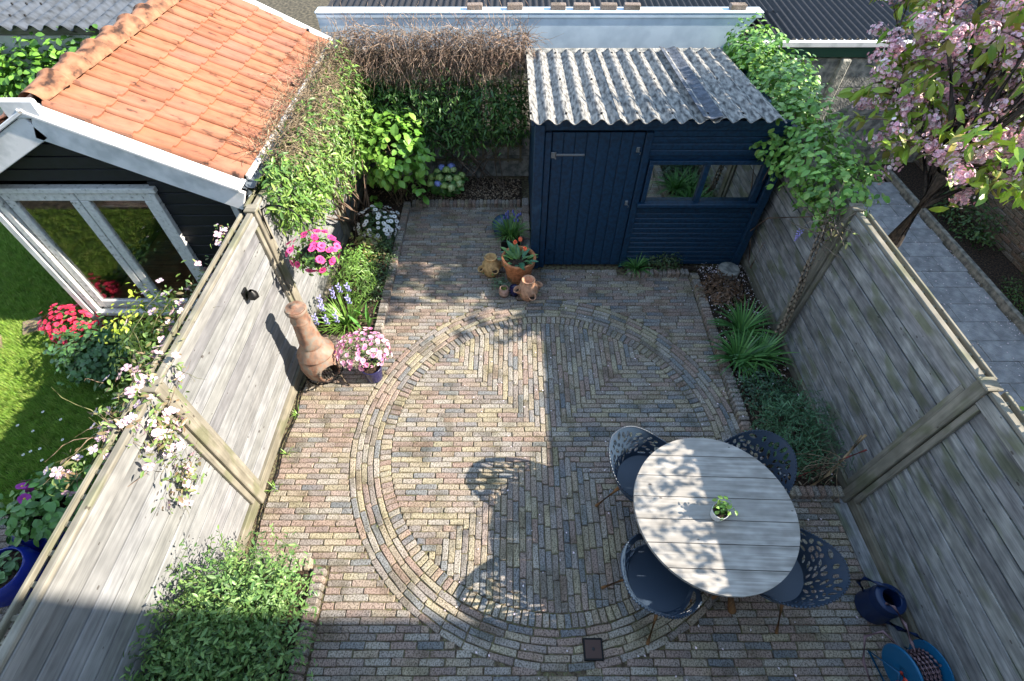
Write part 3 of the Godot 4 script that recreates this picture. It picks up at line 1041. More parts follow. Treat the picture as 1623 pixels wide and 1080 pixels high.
	var rm := rb.mesh()
	for k in 10:
		part("ridge_tile", rm, M.ridge, h, Vector3(rx, ry + 0.035 + rf(-0.004, 0.004), -4.02 - 0.36 - k * 0.325) - o, Basis(Vector3.UP, rf(-0.015, 0.015)) * Basis(Vector3.RIGHT, 0.025))
	var fin := MB.new()
	fin.box(Vector3.ZERO, Vector3(0.3, 0.16, 0.05), 0.02)
	part("ridge_end", fin.mesh(), M.white, h, Vector3(rx, ry + 0.04, zf + 0.16) - o)
	# down pipe at the fence corner
	var pb := MB.new()
	pb.tube([Vector3(0, 0, 0), Vector3(0, -0.06, 0), Vector3(-0.03, -0.14, 0.01), Vector3(-0.07, -0.24, 0.02), Vector3(-0.075, -0.4, 0.02), Vector3(-0.075, -1.85, 0.02)], [0.036], 10)
	pb.tube([Vector3(-0.07, -0.22, 0.02), Vector3(-0.075, -0.27, 0.02)], [0.044], 10)
	part("down_pipe", pb.mesh(), M.zinc, h, Vector3(-2.4, 1.9, -3.97) - o)
	part("downpipe_trim", boxm(Vector3(0.06, 1.7, 0.05), 0.005), M.white, h, Vector3(x1 + 0.0, 0.9, zf + 0.03) - o)
	# contents seen through the panes
	var wb := thing("workbench", "wooden bench inside the garden house behind the glazed doors", "bench", Vector3(-3.3, 0.2, -5.2))
	part("bench_top", boxm(Vector3(0.9, 0.04, 1.7), 0.004, 2), M.floor_wood, wb, Vector3(0, 0.72, 0))
	for sx in [-0.4, 0.4]:
		for sz in [-0.78, 0.78]:
			part("leg", boxm(Vector3(0.06, 0.7, 0.06), 0.004, 1), M.floor_wood, wb, Vector3(sx, 0.35, sz))
	part("stretcher", boxm(Vector3(0.05, 0.07, 1.5), 0.004, 2), M.floor_wood, wb, Vector3(-0.4, 0.2, 0))
	var coil := MB.new()
	coil.col = Color(0.6, 0.6, 0.58)
	for k in 7:
		var pth := []
		var r := rf(0.13, 0.19)
		for i in 25:
			var a := TAU * i / 24.0
			pth.append(Vector3(cos(a) * r + rf(-0.004, 0.004), 0.02 + k * 0.012 + 0.01 * sin(a * 2 + k), sin(a) * r))
		coil.tube(pth, [0.006], 5)
	var co := thing("cable_coil", "pale coiled cable on the floor inside the garden house", "cable", Vector3(-3.6, 0.2, -4.4))
	part("coil", coil.mesh(), M.twig, co)
	var bag := MB.new()
	var bp := []
	for j in 9:
		for i in 17:
			var a := TAU * i / 16.0
			var t := j / 8.0
			var rr := sin(PI * (0.08 + 0.84 * t)) * (1.0 + 0.12 * sin(a * 3 + j))
			bp.append(Vector3(cos(a) * 0.24 * rr, 0.32 * t - 0.0, sin(a) * 0.17 * rr))
	bag.grid(16, 8, bp, true, true)
	var bg := thing("blue_bag", "crumpled blue plastic bag on the floor inside the garden house", "bag", Vector3(-3.45, 0.2, -4.75))
	part("bag", bag.mesh(), M.blue_cloth, bg)
	var wire := MB.new()
	for k in 5:
		var pth := []
		for i in 33:
			var a := TAU * i / 32.0
			pth.append(Vector3(cos(a) * (0.16 + 0.008 * k), k * 0.018 + 0.012 * sin(a * 5 + k), sin(a) * (0.16 + 0.008 * k)))
		wire.tube(pth, [0.006], 5)
	wire.col = Color(0.7, 0.68, 0.64)
	var wr := thing("wicker_wreath", "round pale wicker ring lying on the bench behind glass", "wreath", Vector3(-3.42, 0.945, -4.75))
	part("ring", wire.mesh(), M.twig, wr)

# ------------------------------------------------------------------ what stands round the garden
func surroundings() -> void:
	var g := MB.new()
	g.quad(Vector3(-60, -0.08, 40), Vector3(60, -0.08, 40), Vector3(60, -0.08, -80), Vector3(-60, -0.08, -80), Vector3.UP)
	setting("ground", g.mesh(), M.dirt)
	# our own house: its shadow lies over the near end of the patio
	var hs := thing("row_house", "white plastered row house whose shadow covers the near patio", "house", Vector3(0, 0, 0.15))
	part("wall", boxm(Vector3(36, 7.4, 7), 0.01), M.white, hs, Vector3(0, 3.7, 3.5))
	for k in 6:
		for y in [1.4, 6.2]:
			var w := part("window", boxm(Vector3(1.6, 1.4, 0.06), 0.01), M.frame, hs, Vector3(-12.0 + k * 4.9, y, -0.02))
			part("pane", boxm(Vector3(1.4, 1.2, 0.02), 0.0), M.glass, w, Vector3(0, 0, -0.035))
	# concrete wall at the back of the garden
	var bw := thing("concrete_wall", "grey concrete panel wall behind the climbing plants", "wall", Vector3(0.3, 0, -7.22))
	for k in 3:
		for j in 5:
			part("panel", boxm(Vector3(1.86, 0.352, 0.05), 0.008, 0, Color(1, 1, 1) * rf(0.82, 0.95)), M.concrete, bw, Vector3(-1.76 + k * 1.9, 0.185 + j * 0.358, 0))
	for k in 4:
		part("pillar", boxm(Vector3(0.11, 1.84, 0.11), 0.01, 0, Color(0.8, 0.8, 0.8)), M.concrete, bw, Vector3(-2.71 + k * 1.9, 0.92, 0.01))
	part("coping", boxm(Vector3(5.8, 0.05, 0.14), 0.01, 0, Color(0.85, 0.85, 0.85)), M.concrete, bw, Vector3(0.13, 1.84, -0.01))
	# outbuilding with pale blue parapet
	var ob := thing("flat_outbuilding", "low outbuilding with pale blue parapet and dark corrugated roof", "outbuilding", Vector3(0.35, 0, -7.6))
	var fb := MB.new()
	fb.quad(Vector3(-2.95, 1.74, 0), Vector3(2.62, 1.74, 0), Vector3(2.96, 2.17, 0), Vector3(-2.95, 2.17, 0), Vector3.BACK)
	fb.quad(Vector3(2.62, 1.74, 0), Vector3(2.96, 2.17, 0), Vector3(2.96, 2.17, -0.12), Vector3(2.62, 1.74, -0.12), Vector3.RIGHT)
	fb.quad(Vector3(-2.95, 1.74, 0), Vector3(-2.95, 2.17, 0), Vector3(-2.95, 2.17, -0.12), Vector3(-2.95, 1.74, -0.12), Vector3.LEFT)
	fb.quad(Vector3(-2.95, 1.74, 0), Vector3(2.62, 1.74, 0), Vector3(2.62, 1.74, -0.12), Vector3(-2.95, 1.74, -0.12), Vector3.DOWN)
	fb.quad(Vector3(-2.95, 1.74, -0.12), Vector3(2.62, 1.74, -0.12), Vector3(2.96, 2.17, -0.12), Vector3(-2.95, 2.17, -0.12), Vector3.FORWARD)
	part("parapet", fb.mesh(), M.parapet, ob)
	part("coping", boxm(Vector3(5.96, 0.03, 0.2), 0.01), M.parapet, ob, Vector3(0.01, 2.186, -0.083))
	part("drip_edge", boxm(Vector3(5.93, 0.035, 0.012), 0.003), M.parapet, ob, Vector3(0.01, 2.145, 0.008))
	part("wall", boxm(Vector3(5.4, 1.73, 0.1), 0.005, 0, Color(0.9, 0.9, 0.9)), M.concrete, ob, Vector3(-0.15, 0.865, -0.06))
	part("roof_sheet", corrugated(6.2, 5.0, 0.09, 0.02, 0.004, 6), M.dark_roof, ob, Vector3(0.2, 2.27, -2.75), Basis(Vector3.RIGHT, 0.06))
	for q in [753, 816, 884, 921, 963, 1000, 1166]:
		var x: float = (q - 811.5) / 793.0 * 6.72
		var br := part(numbered("loose_brick"), boxm(Vector3(rf(0.2, 0.23), 0.065, 0.1), 0.008, 0, Color(0.33, 0.27, 0.23)), M.brick, self, Vector3(x, 2.235, -7.68), Basis(Vector3.UP, rf(-0.08, 0.08)))
		br.set_meta("label", "loose brown brick weighing down the pale blue parapet coping")
		br.set_meta("category", "brick")
		br.set_meta("group", "bricks on the parapet")
	# left: white wall and grey corrugated roof
	var lw := thing("white_outbuilding", "white walled outbuilding with grey corrugated roof behind the leafy climber", "outbuilding", Vector3(-7.8, 0, -7.6))
	for j in 7:
		part("board", boxm(Vector3(6.0, 0.27, 0.04), 0.005), M.white, lw, Vector3(0, 0.14 + j * 0.274, 0))
	part("eaves_beam", boxm(Vector3(6.1, 0.1, 0.06), 0.005), M.wood_post, lw, Vector3(0, 1.99, 0.03))
	part("roof_sheet", corrugated(6.4, 4.5, 0.2, 0.035, 0.006, 10), M.zinc_dark, lw, Vector3(0.1, 2.24, -2.0), Basis(Vector3.RIGHT, 0.07))
	var rib := MB.new()
	for k in 22:
		for zz in [-0.12, -0.5]:
			rib.lathe([Vector2(0.014, 0), Vector2(0.014, 0.02), Vector2(0.0001, 0.025)], 6, Vector3(-2.9 + k * 0.2 + 0.0, 2.13 - zz * 0.07, 0.1 + zz))
	part("roof_bolts", rib.mesh(), M.iron, lw).set_meta("kind", "stuff")
	# right: concrete wall below a dark roof
	var rw := thing("garage", "grey concrete garage with dark corrugated roof and green fascia", "garage", Vector3(6.2, 0, -7.65))
	for j in 4:
		for k in 4:
			part("panel", boxm(Vector3(1.52, 0.4, 0.06), 0.006, 0, Color(1, 1, 1) * rf(0.78, 0.92)), M.concrete, rw, Vector3(-2.25 + k * 1.55, 0.2 + j * 0.405, 0))
	for k in 3:
		part("pillar", boxm(Vector3(0.14, 1.62, 0.14), 0.02, 0, Color(0.95, 0.94, 0.88)), M.concrete, rw, Vector3(-1.475 + k * 1.55, 0.81, 0.03))
	part("fascia", boxm(Vector3(6.4, 0.12, 0.04), 0.004), M.green_paint, rw, Vector3(0, 1.7, 0.05))
	part("gutter_edge", boxm(Vector3(6.4, 0.07, 0.12), 0.006), M.white, rw, Vector3(0, 1.81, 0.03))
	part("roof_sheet", corrugated(6.6, 5.5, 0.11, 0.02, 0.004, 6), M.dark_roof, rw, Vector3(0, 2.05, -2.72), Basis(Vector3.RIGHT, 0.07))
	var fl := thing("brick_side_wall", "old brick wall beyond the neighbour's grey tiled path", "wall", Vector3(6.72, 0, -4.6))
	part("core", boxm(Vector3(0.16, 2.0, 6.2), 0.0, 0, Color(1.1, 1.08, 1.02)), M.concrete, fl, Vector3(0.035, 1.0, 0))
	var wm := []
	for k in 8:
		var b := MB.new()
		b.col = [Color(0.24, 0.17, 0.13), Color(0.28, 0.22, 0.17), Color(0.22, 0.19, 0.16), Color(0.31, 0.21, 0.16), Color(0.26, 0.23, 0.2), Color(0.3, 0.26, 0.22), Color(0.2, 0.16, 0.14), Color(0.27, 0.2, 0.15)][k]
		b.box(Vector3.ZERO, Vector3(0.03, 0.05, 0.2), 0.006)
		wm.append(b)
	var rest := MB.new()
	var meshes := []
	for b in wm:
		meshes.append(b.mesh())
	var cnt := 0
	for j in 31:
		for k in 29:
			var z := 3.0 - k * 0.212 - (0.106 if j % 2 else 0.0)
			var y := 0.05 + j * 0.0635
			var p := Vector3(-0.05 + rf(-0.003, 0.002), y, z)
			var kk := rng.randi() % 8
			if cnt < 300 and seen_at(p + fl.position) and y < 2.2:
				part("brick", meshes[kk], M.brick, fl, p)
				cnt += 1
			else:
				rest.add(wm[kk], Transform3D(Basis.IDENTITY, p))
	part("bricks_farther_off", rest.mesh(), M.brick, fl).set_meta("kind", "stuff")
	# right neighbour's path, kerb and bed
	var pth := set_root("tiled_path")
	var tm := []
	for k in 4:
		var v := rf(0.8, 1.0)
		tm.append(boxm(Vector3(0.594, 0.05, 0.294), 0.004, 0, Color(v, v, v * 1.02)))
	for j in 22:
		for k in 5:
			part("paving_tile", tm[rng.randi() % 4], M.tile_path, pth, Vector3(3.3 + k * 0.6 + (0.3 if j % 2 else 0.0), -0.025 + rf(-0.002, 0.002), -0.6 - j * 0.3))
	part("kerb", boxm(Vector3(0.06, 0.14, 6.8), 0.01, 0, Color(0.8, 0.78, 0.75)), M.concrete, pth, Vector3(6.05, 0.03, -3.9))
	var sb := MB.new()
	sb.quad(Vector3(6.08, 0.02, -0.5), Vector3(6.8, 0.02, -0.5), Vector3(6.8, 0.02, -7.6), Vector3(6.08, 0.02, -7.6), Vector3.UP)
	sb.quad(Vector3(3.1, -0.055, -0.5), Vector3(6, -0.055, -0.5), Vector3(6, -0.055, -7.6), Vector3(3.1, -0.055, -7.6), Vector3.UP)
	setting("neighbour_bed", sb.mesh(), M.soil)
	# left neighbour: lawn and terrace
	var lb := MB.new()
	lb.quad(Vector3(-14, -0.02, -1.72), Vector3(-2.4, -0.02, -1.72), Vector3(-2.4, -0.02, -7.6), Vector3(-14, -0.02, -7.6), Vector3.UP)
	setting("lawn", lb.mesh(), M.lawn)
	var tl := []
	var zz := -1.66
	var row := 0
	while zz < 0.1:
		run_bricks(tl, -6.2, -2.42, zz, 0, [1, 3, 4, 1, 0.3, 3, 1, 2, 4, 0.6], 0.5 if row % 2 else 1.0)
		zz += 0.0555
		row += 1
	lay("brick_terrace", tl)
	var tb := MB.new()
	tb.quad(Vector3(-6.3, -0.017, -1.7), Vector3(-2.4, -0.017, -1.7), Vector3(-2.4, -0.017, 0.15), Vector3(-6.3, -0.017, 0.15), Vector3.UP)
	setting("terrace_joints", tb.mesh(), M.joint)

# ------------------------------------------------------------------ table and chairs
func table() -> void:
	var t := thing("garden_table", "round weathered grey plank table in the shade of the fence", "table", Vector3(1.53, 0, -1.46), -0.03)
	var n := 7
	var R := 0.605
	var w := 2.0 * R / n
	for i in n:
		var b := MB.new()
		b.g = 0
		b.us = 0.5
		b.uo = rf(0, 1)
		b.vo = rf(0, 1)
		var k := rf(0.93, 1.04)
		b.col = Color(k, k, k)
		var z0 := -R + i * w + 0.0028
		var z1 := -R + (i + 1) * w - 0.0028
		var ring := []
		var st := 14
		for j in st + 1:
			var z := lerpf(z0, z1, j / float(st))
			ring.append(Vector2(sqrt(maxf(R * R - z * z, 0.0)), z))
		var top := 0.75
		var bot := 0.722
		var bev := 0.003
		for j in st:
			var a: Vector2 = ring[j]
			var c: Vector2 = ring[j + 1]
			b.quad(Vector3(-a.x + bev, top, a.y), Vector3(a.x - bev, top, a.y), Vector3(c.x - bev, top, c.y), Vector3(-c.x + bev, top, c.y), Vector3.UP)
			b.quad(Vector3(-a.x, bot, a.y), Vector3(a.x, bot, a.y), Vector3(c.x, bot, c.y), Vector3(-c.x, bot, c.y), Vector3.DOWN)
			for s in [-1.0, 1.0]:
				b.quad(Vector3(s * (a.x - bev), top, a.y), Vector3(s * (c.x - bev), top, c.y), Vector3(s * c.x, top - bev, c.y), Vector3(s * a.x, top - bev, a.y), Vector3(s, 1, 0))
				b.quad(Vector3(s * a.x, top - bev, a.y), Vector3(s * c.x, top - bev, c.y), Vector3(s * c.x, bot, c.y), Vector3(s * a.x, bot, a.y), Vector3(s, 0, a.y))
		for e in [ring[0], ring[st]]:
			b.quad(Vector3(-e.x, top, e.y), Vector3(e.x, top, e.y), Vector3(e.x, bot, e.y), Vector3(-e.x, bot, e.y), Vector3(0, 0, -1 if e == ring[0] else 1))
		part("plank", b.mesh(), M.wood_table, t)
	for k in 2:
		part("cross_batten", boxm(Vector3(0.06, 0.03, 1.0), 0.004, 2), M.wood_leg, t, Vector3(-0.22 + 0.44 * k, 0.705, 0))
	for k in 4:
		var a := PI / 4 + k * PI / 2 + 0.35
		var d := Vector3(cos(a), 0, sin(a))
		var b := MB.new()
		b.g = 1
		b.col = Color(0.9, 0.9, 0.88)
		b.bar(d * 0.58, d * 0.14 + Vector3(0, 0.69, 0), 0.034, 0.042, 10)
		part("leg", b.mesh(), M.wood_leg, t)

func sm(a: float, b: float, x: float) -> float:
	return smoothstep(a, b, x)

func shell_point(a: float, v: float) -> Vector3:
	var phi := a * deg_to_rad(128.0)
	var aa := absf(a)
	var rim := 0.81 - 0.15 * sm(0.15, 0.72, aa) - 0.19 * sm(0.74, 1.0, aa)
	var low := 0.44 + 0.015 * sm(0.3, 1.0, aa)
	var fl := 0.78 + 0.25 * pow(v, 0.75)
	var y := lerpf(low, rim, v)
	return Vector3(sin(phi) * 0.29 * fl, y, cos(phi) * 0.285 * fl + 0.07 * v * v * (1.0 - aa))

func chair_mesh() -> ArrayMesh:
	var r := RandomNumberGenerator.new()
	r.seed = 4
	var holes := []   # centre s, v(m), half length, half width, angle
	var HS := 0.62
	var HV := 0.36
	for s in [-1.0, 1.0]:
		holes.append([s * 0.79 * HS, 0.40 * HV, 0.105, 0.075, -s * 0.25])
	var tries := 0
	while holes.size() < 64 and tries < 9000:
		tries += 1
		var cs := r.randf_range(-0.66, 0.66) * HS
		var cv := r.randf_range(0.1, 0.86) * HV
		var an := atan2(cv + 0.06, cs * 0.9) + r.randf_range(-0.5, 0.5)
		var hl := r.randf_range(0.02, 0.044)
		var hw := r.randf_range(0.0105, 0.017)
		var ok := true
		for h in holes:
			for e in [-0.7, 0.0, 0.7]:
				var px: float = cs + cos(an) * hl * e - h[0]
				var py: float = cv + sin(an) * hl * e - h[1]
				var lx: float = px * cos(h[4]) + py * sin(h[4])
				var ly: float = -px * sin(h[4]) + py * cos(h[4])
				if Vector2(lx / (h[2] + hw + 0.004), ly / (h[3] + hw + 0.004)).length() < 1.0:
					ok = false
		if ok:
			holes.append([cs, cv, hl, hw, an])
	var nu := 170
	var nv := 50
	var P := []
	var cut := PackedByteArray()
	for j in nv + 1:
		for i in nu + 1:
			P.append(Vector2((2.0 * i / nu - 1.0) * HS, HV * j / nv))
	for j in nv:
		for i in nu:
			var c: Vector2 = (P[j * (nu + 1) + i] + P[(j + 1) * (nu + 1) + i + 1]) * 0.5
			var hit := 0
			for h in holes:
				var q: Vector2 = (c - Vector2(h[0], h[1])).rotated(-h[4])
				if Vector2(q.x / h[2], q.y / h[3]).length() < 1.0:
					hit = 1
					break
			cut.append(hit)
	for k in P.size():
		for h in holes:
			var q: Vector2 = (P[k] - Vector2(h[0], h[1])).rotated(-h[4])
			var l := Vector2(q.x / h[2], q.y / h[3]).length()
			if l < 1.0 and l > 0.35:
				P[k] = Vector2(h[0], h[1]) + (q / l).rotated(h[4])
	var b := MB.new()
	var inn := []
	var outr := []
	for k in P.size():
		var a: float = P[k].x / HS
		var v: float = P[k].y / HV
		var p := shell_point(a, v)
		var nn := (shell_point(a + 0.01, v) - shell_point(a - 0.01, v)).cross(shell_point(a, minf(v + 0.02, 1.0)) - shell_point(a, maxf(v - 0.02, 0.0))).normalized()
		if nn.dot(Vector3(p.x, 0, p.z)) < 0:
			nn = -nn
		outr.append([p + nn * 0.0035, nn])
		inn.append([p - nn * 0.0035, -nn])
	var base := b.v.size()
	for k in P.size():
		b.vert(outr[k][0], outr[k][1], Vector2.ZERO)
	for k in P.size():
		b.vert(inn[k][0], inn[k][1], Vector2.ZERO)
	var N: int = P.size()
	for j in nv:
		for i in nu:
			if cut[j * nu + i]:
				continue
			var a := j * (nu + 1) + i
			var w := nu + 1
			b.ix.append_array([base + a, base + a + w, base + a + 1, base + a + 1, base + a + w, base + a + w + 1])
			b.ix.append_array([base + N + a, base + N + a + 1, base + N + a + w, base + N + a + 1, base + N + a + w + 1, base + N + a + w])
			for e in [[a, a + 1, j - 1, i], [a + w, a + w + 1, j + 1, i], [a, a + w, j, i - 1], [a + 1, a + w + 1, j, i + 1]]:
				var open: bool = e[2] < 0 or e[2] >= nv or e[3] < 0 or e[3] >= nu or cut[e[2] * nu + e[3]] == 1
				if open:
					var mid: Vector3 = (outr[e[0]][0] + outr[e[1]][0]) * 0.5 - (outr[a][0] + outr[a + w + 1][0]) * 0.5
					b.quad(outr[e[0]][0], outr[e[1]][0], inn[e[1]][0], inn[e[0]][0], mid)
	# rolled rim
	var path := []
	for i in 61:
		path.append(shell_point(2.0 * i / 60.0 - 1.0, 1.0))
	b.tube(path, [0.009], 8)
	return b.mesh()

func seat_mesh() -> ArrayMesh:
	var b := MB.new()
	for side in 2:
		var pts := []
		for j in 9:
			var t := 0.0001 + j / 8.0
			for i in 41:
				var a := TAU * i / 40.0
				var z := cos(a) * 0.2235
				if z < 0.0:
					z *= 1.16
				pts.append(Vector3(sin(a) * 0.2275 * t, 0.425 + 0.018 * t * t * (1.0 if z > -0.15 else 0.5) - side * 0.012, z * t))
		b.grid(40, 8, pts, side == 0, true)
	return b.mesh()

func chairs() -> void:
	var sh := chair_mesh()
	var se := seat_mesh()
	var proto: Node3D
	var spots := [[-0.66, -0.60, "blue-grey pierced tub chair with its back rim in the sun"], [0.66, -0.56, "blue-grey pierced tub chair beside the dark juniper bush"], [-0.64, 0.60, "blue-grey pierced tub chair whose whole seat shows, pulled out from the table"], [0.66, 0.52, "blue-grey pierced tub chair beside the watering can"]]
	for i in 4:
		var d := Vector3(spots[i][0], 0, spots[i][1])
		var dist: float = [0.56, 0.52, 0.60, 0.56][i]
		var at := Vector3(1.53, 0, -1.46) + d.normalized() * dist
		var turn: float = atan2(d.x, d.z) + [0.1, -0.05, -0.1, 0.15][i]
		if i == 0:
			proto = thing("tub_chair", spots[0][2], "chair", at, turn, "chairs round the table")
			part("shell", sh, M.shell, proto)
			part("seat", se, M.shell, proto)
			for sx in [-1, 1]:
				for sz in [-1, 1]:
					var b := MB.new()
					b.g = 1
					b.bar(Vector3(sx * 0.25, 0.0, sz * 0.25), Vector3(sx * 0.13, 0.405, sz * 0.12), 0.014, 0.021, 10)
					part("leg", b.mesh(), M.wood_leg, proto)
			var u := MB.new()
			u.bar(Vector3(-0.14, 0.4, -0.12), Vector3(0.14, 0.4, 0.12), 0.01, 0.01, 6)
			u.bar(Vector3(0.14, 0.4, -0.12), Vector3(-0.14, 0.4, 0.12), 0.01, 0.01, 6)
			part("under_frame", u.mesh(), M.iron, proto)
		else:
			var c: Node3D = proto.duplicate()
			c.name = numbered("tub_chair")
			add_child(c)
			c.position = at
			c.rotation.y = turn
			c.set_meta("label", spots[i][2])

# ------------------------------------------------------------------ pots and garden things
func pot_mesh(prof: Array, col := Color(1, 1, 1), segs := 28) -> ArrayMesh:
	var b := MB.new()
	b.col = col
	b.lathe(prof, segs)
	return b.mesh()

func soil_disc(r: float, y: float, parent: Node3D, at := Vector3.ZERO) -> void:
	var b := MB.new()
	b.lathe([Vector2(r, y), Vector2(r * 0.6, y + 0.008), Vector2(0.0001, y + 0.012)], 18)
	part("soil", b.mesh(), M.soil, parent, at)

func small_things() -> void:
	var green := [Color(0.10, 0.22, 0.035), Color(0.16, 0.30, 0.05), Color(0.07, 0.16, 0.03)]
	# table plant
	var tp := thing("table_plant", "small white pot with bright green seedlings on the round table", "potted plant", Vector3(1.53, 0.75, -1.41))
	part("pot", pot_mesh([Vector2(0.0001, 0.002), Vector2(0.045, 0.002), Vector2(0.05, 0.006), Vector2(0.06, 0.09), Vector2(0.06, 0.092), Vector2(0.056, 0.092), Vector2(0.054, 0.07)]), M.white_pot, tp)
	soil_disc(0.055, 0.068, tp)
	var lm := leaf_mesh(0.032, 0.022, 0.2, 0.25).mesh()
	var tips := lumps(60, Vector3(0.02, 0.125, -0.015), Vector3(0.075, 0.05, 0.065), 3, 0.3, 1.5, 0.9, 0.08)
	leafy("leaves", tips, lm, [Color(0.2, 0.36, 0.06), Color(0.3, 0.45, 0.09), Color(0.14, 0.28, 0.05)], 0.8, 1.3, 1.2, tp)
	stems("stems", Vector3(0, 0.07, 0), 0.02, tips, 22, 0.002, Color(0.14, 0.22, 0.05), tp)
	# chimenea
	var ch := thing("chimenea", "weathered clay chimenea with round mouth on iron legs by fence", "chimenea", Vector3(-2.0, 0, -3.2), 0.75)
	var b := MB.new()
	# belly with a mouth cut on local +Z
	var prof := [[0.07, 0.13], [0.14, 0.15], [0.185, 0.22], [0.203, 0.32], [0.195, 0.42], [0.162, 0.49], [0.14, 0.505]]
	var seg := 48
	var rows := 22
	var mouth := Vector3(0, 0.305, 0.2)
	var pts := []
	for j in rows + 1:
		var t := j / float(rows) * (prof.size() - 1)
		var k := mini(int(t), prof.size() - 2)
		var f := t - k
		var r: float = lerpf(prof[k][0], prof[k + 1][0], f)
		var y: float = lerpf(prof[k][1], prof[k + 1][1], f)
		for i in seg + 1:
			var a := TAU * i / seg
			pts.append(Vector3(sin(a) * r, y, cos(a) * r))
	var mr := 0.108
	for i in pts.size():
		var p: Vector3 = pts[i]
		if p.z > 0.05:
			var q := Vector2(p.x, p.y - mouth.y)
			if q.length() < mr and q.length() > mr * 0.5:
				q = q.normalized() * mr
				pts[i] = Vector3(q.x, q.y + mouth.y, p.z)
	var body := MB.new()
	body.grid(seg, rows, pts, false, true)
	var keep := PackedInt32Array()
	for q in range(0, body.ix.size(), 3):
		var ce := (body.v[body.ix[q]] + body.v[body.ix[q + 1]] + body.v[body.ix[q + 2]]) / 3.0
		if ce.z > 0.05 and Vector2(ce.x, ce.y - mouth.y).length() < mr * 0.97:
			continue
		keep.append_array([body.ix[q], body.ix[q + 1], body.ix[q + 2]])
	body.ix = keep
	part("belly", body.mesh(), M.chimenea, ch)
	var lip := []
	for i in 33:
		var a := TAU * i / 32.0
		var lx := cos(a) * mr
		var ly := sin(a) * mr
		lip.append(Vector3(lx, mouth.y + ly, sqrt(maxf(0.0405 - lx * lx, 0.0)) * (1.0 - 0.9 * ly * ly / 0.04) + 0.012))
	var lb := MB.new()
	lb.tube(lip, [0.017], 8)
	part("mouth_rim", lb.mesh(), M.chimenea, ch)
	part("shoulder", pot_mesh([Vector2(0.178, 0.478), Vector2(0.186, 0.49), Vector2(0.184, 0.5), Vector2(0.158, 0.54), Vector2(0.125, 0.6), Vector2(0.11, 0.62)]), M.chimenea, ch)
	part("chimney", pot_mesh([Vector2(0.11, 0.6), Vector2(0.118, 0.625), Vector2(0.112, 0.645), Vector2(0.098, 0.8), Vector2(0.086, 0.95), Vector2(0.093, 0.96), Vector2(0.093, 0.975), Vector2(0.083, 0.985), Vector2(0.08, 1.06), Vector2(0.098, 1.08), Vector2(0.1, 1.11), Vector2(0.09, 1.115), Vector2(0.06, 1.112)]), M.chimenea, ch)
	part("lid", pot_mesh([Vector2(0.088, 1.118), Vector2(0.09, 1.128), Vector2(0.03, 1.138), Vector2(0.028, 1.152), Vector2(0.0001, 1.156)]), M.chimenea, ch)
	var gr := MB.new()
	for k in 7:
		gr.bar(Vector3(-0.075 + k * 0.025, 0.235, 0.19), Vector3(-0.075 + k * 0.025, 0.225, -0.08), 0.006, 0.006, 6)
	gr.bar(Vector3(-0.1, 0.228, 0.16), Vector3(0.1, 0.228, 0.16), 0.006, 0.006, 6)
	part("fire_grate", gr.mesh(), mat(Color(0.4, 0.38, 0.35), 0.7), ch)
	for k in 3:
		var a := k * TAU / 3 + 0.5
		var d := Vector3(sin(a), 0, cos(a))
		var lg := MB.new()
		lg.tube([d * 0.13 + Vector3(0, 0.19, 0), d * 0.2 + Vector3(0, 0.15, 0), d * 0.21 + Vector3(0, 0.06, 0), d * 0.26 + Vector3(0, 0.004, 0)], [0.016, 0.016, 0.014, 0.014], 6)
		part("leg", lg.mesh(), mat(Color(0.33, 0.29, 0.24), 0.8), ch)
	var rg := MB.new()
	var cr := []
	for i in 33:
		cr.append(Vector3(cos(TAU * i / 32.0) * 0.19, 0.17, sin(TAU * i / 32.0) * 0.19))
	rg.tube(cr, [0.012], 6)
	part("stand_ring", rg.mesh(), M.iron, ch)
	# terracotta pot with tulips
	var tc := thing("terracotta_pot", "large terracotta pot with coral tulips beside the shed door", "potted plant", Vector3(0.085, 0, -4.83))
	var tcol := Color(0.62, 0.26, 0.12)
	part("pot", pot_mesh([Vector2(0.0001, 0.0), Vector2(0.14, 0.0), Vector2(0.15, 0.01), Vector2(0.185, 0.24), Vector2(0.205, 0.25), Vector2(0.22, 0.34), Vector2(0.215, 0.35), Vector2(0.19, 0.35), Vector2(0.18, 0.3)], tcol), M.terracotta, tc)
	soil_disc(0.185, 0.29, tc)
	var bl := leaf_mesh(0.2, 0.075, 0.4, 0.35, 0.5).mesh()
	var xf := []
	var cs := []
	for k in 26:
		var a := rf(0, TAU)
		var p := Vector3(cos(a), 0, sin(a)) * rf(0.0, 0.13)
		xf.append(Transform3D(leaf_basis(Vector3(cos(a), rf(0.4, 1.6), sin(a)), Vector3(-cos(a), 0.6, -sin(a)), rf(0.6, 1.05)), p + Vector3(0, 0.29, 0)))
		cs.append(pick_col([Color(0.07, 0.2, 0.12), Color(0.10, 0.24, 0.1), Color(0.16, 0.3, 0.08)]))
	scatter("leaves", bl, M.leaf, xf, cs, tc)
	var tul := MB.new()
	tul.col = Color(0.85, 0.2, 0.1)
	tul.lathe([Vector2(0.004, 0.0), Vector2(0.022, 0.012), Vector2(0.027, 0.032), Vector2(0.022, 0.055), Vector2(0.018, 0.05), Vector2(0.02, 0.03), Vector2(0.0001, 0.012)], 6)
	var tum := tul.mesh()
	var st := MB.new()
	st.col = Color(0.16, 0.3, 0.08)
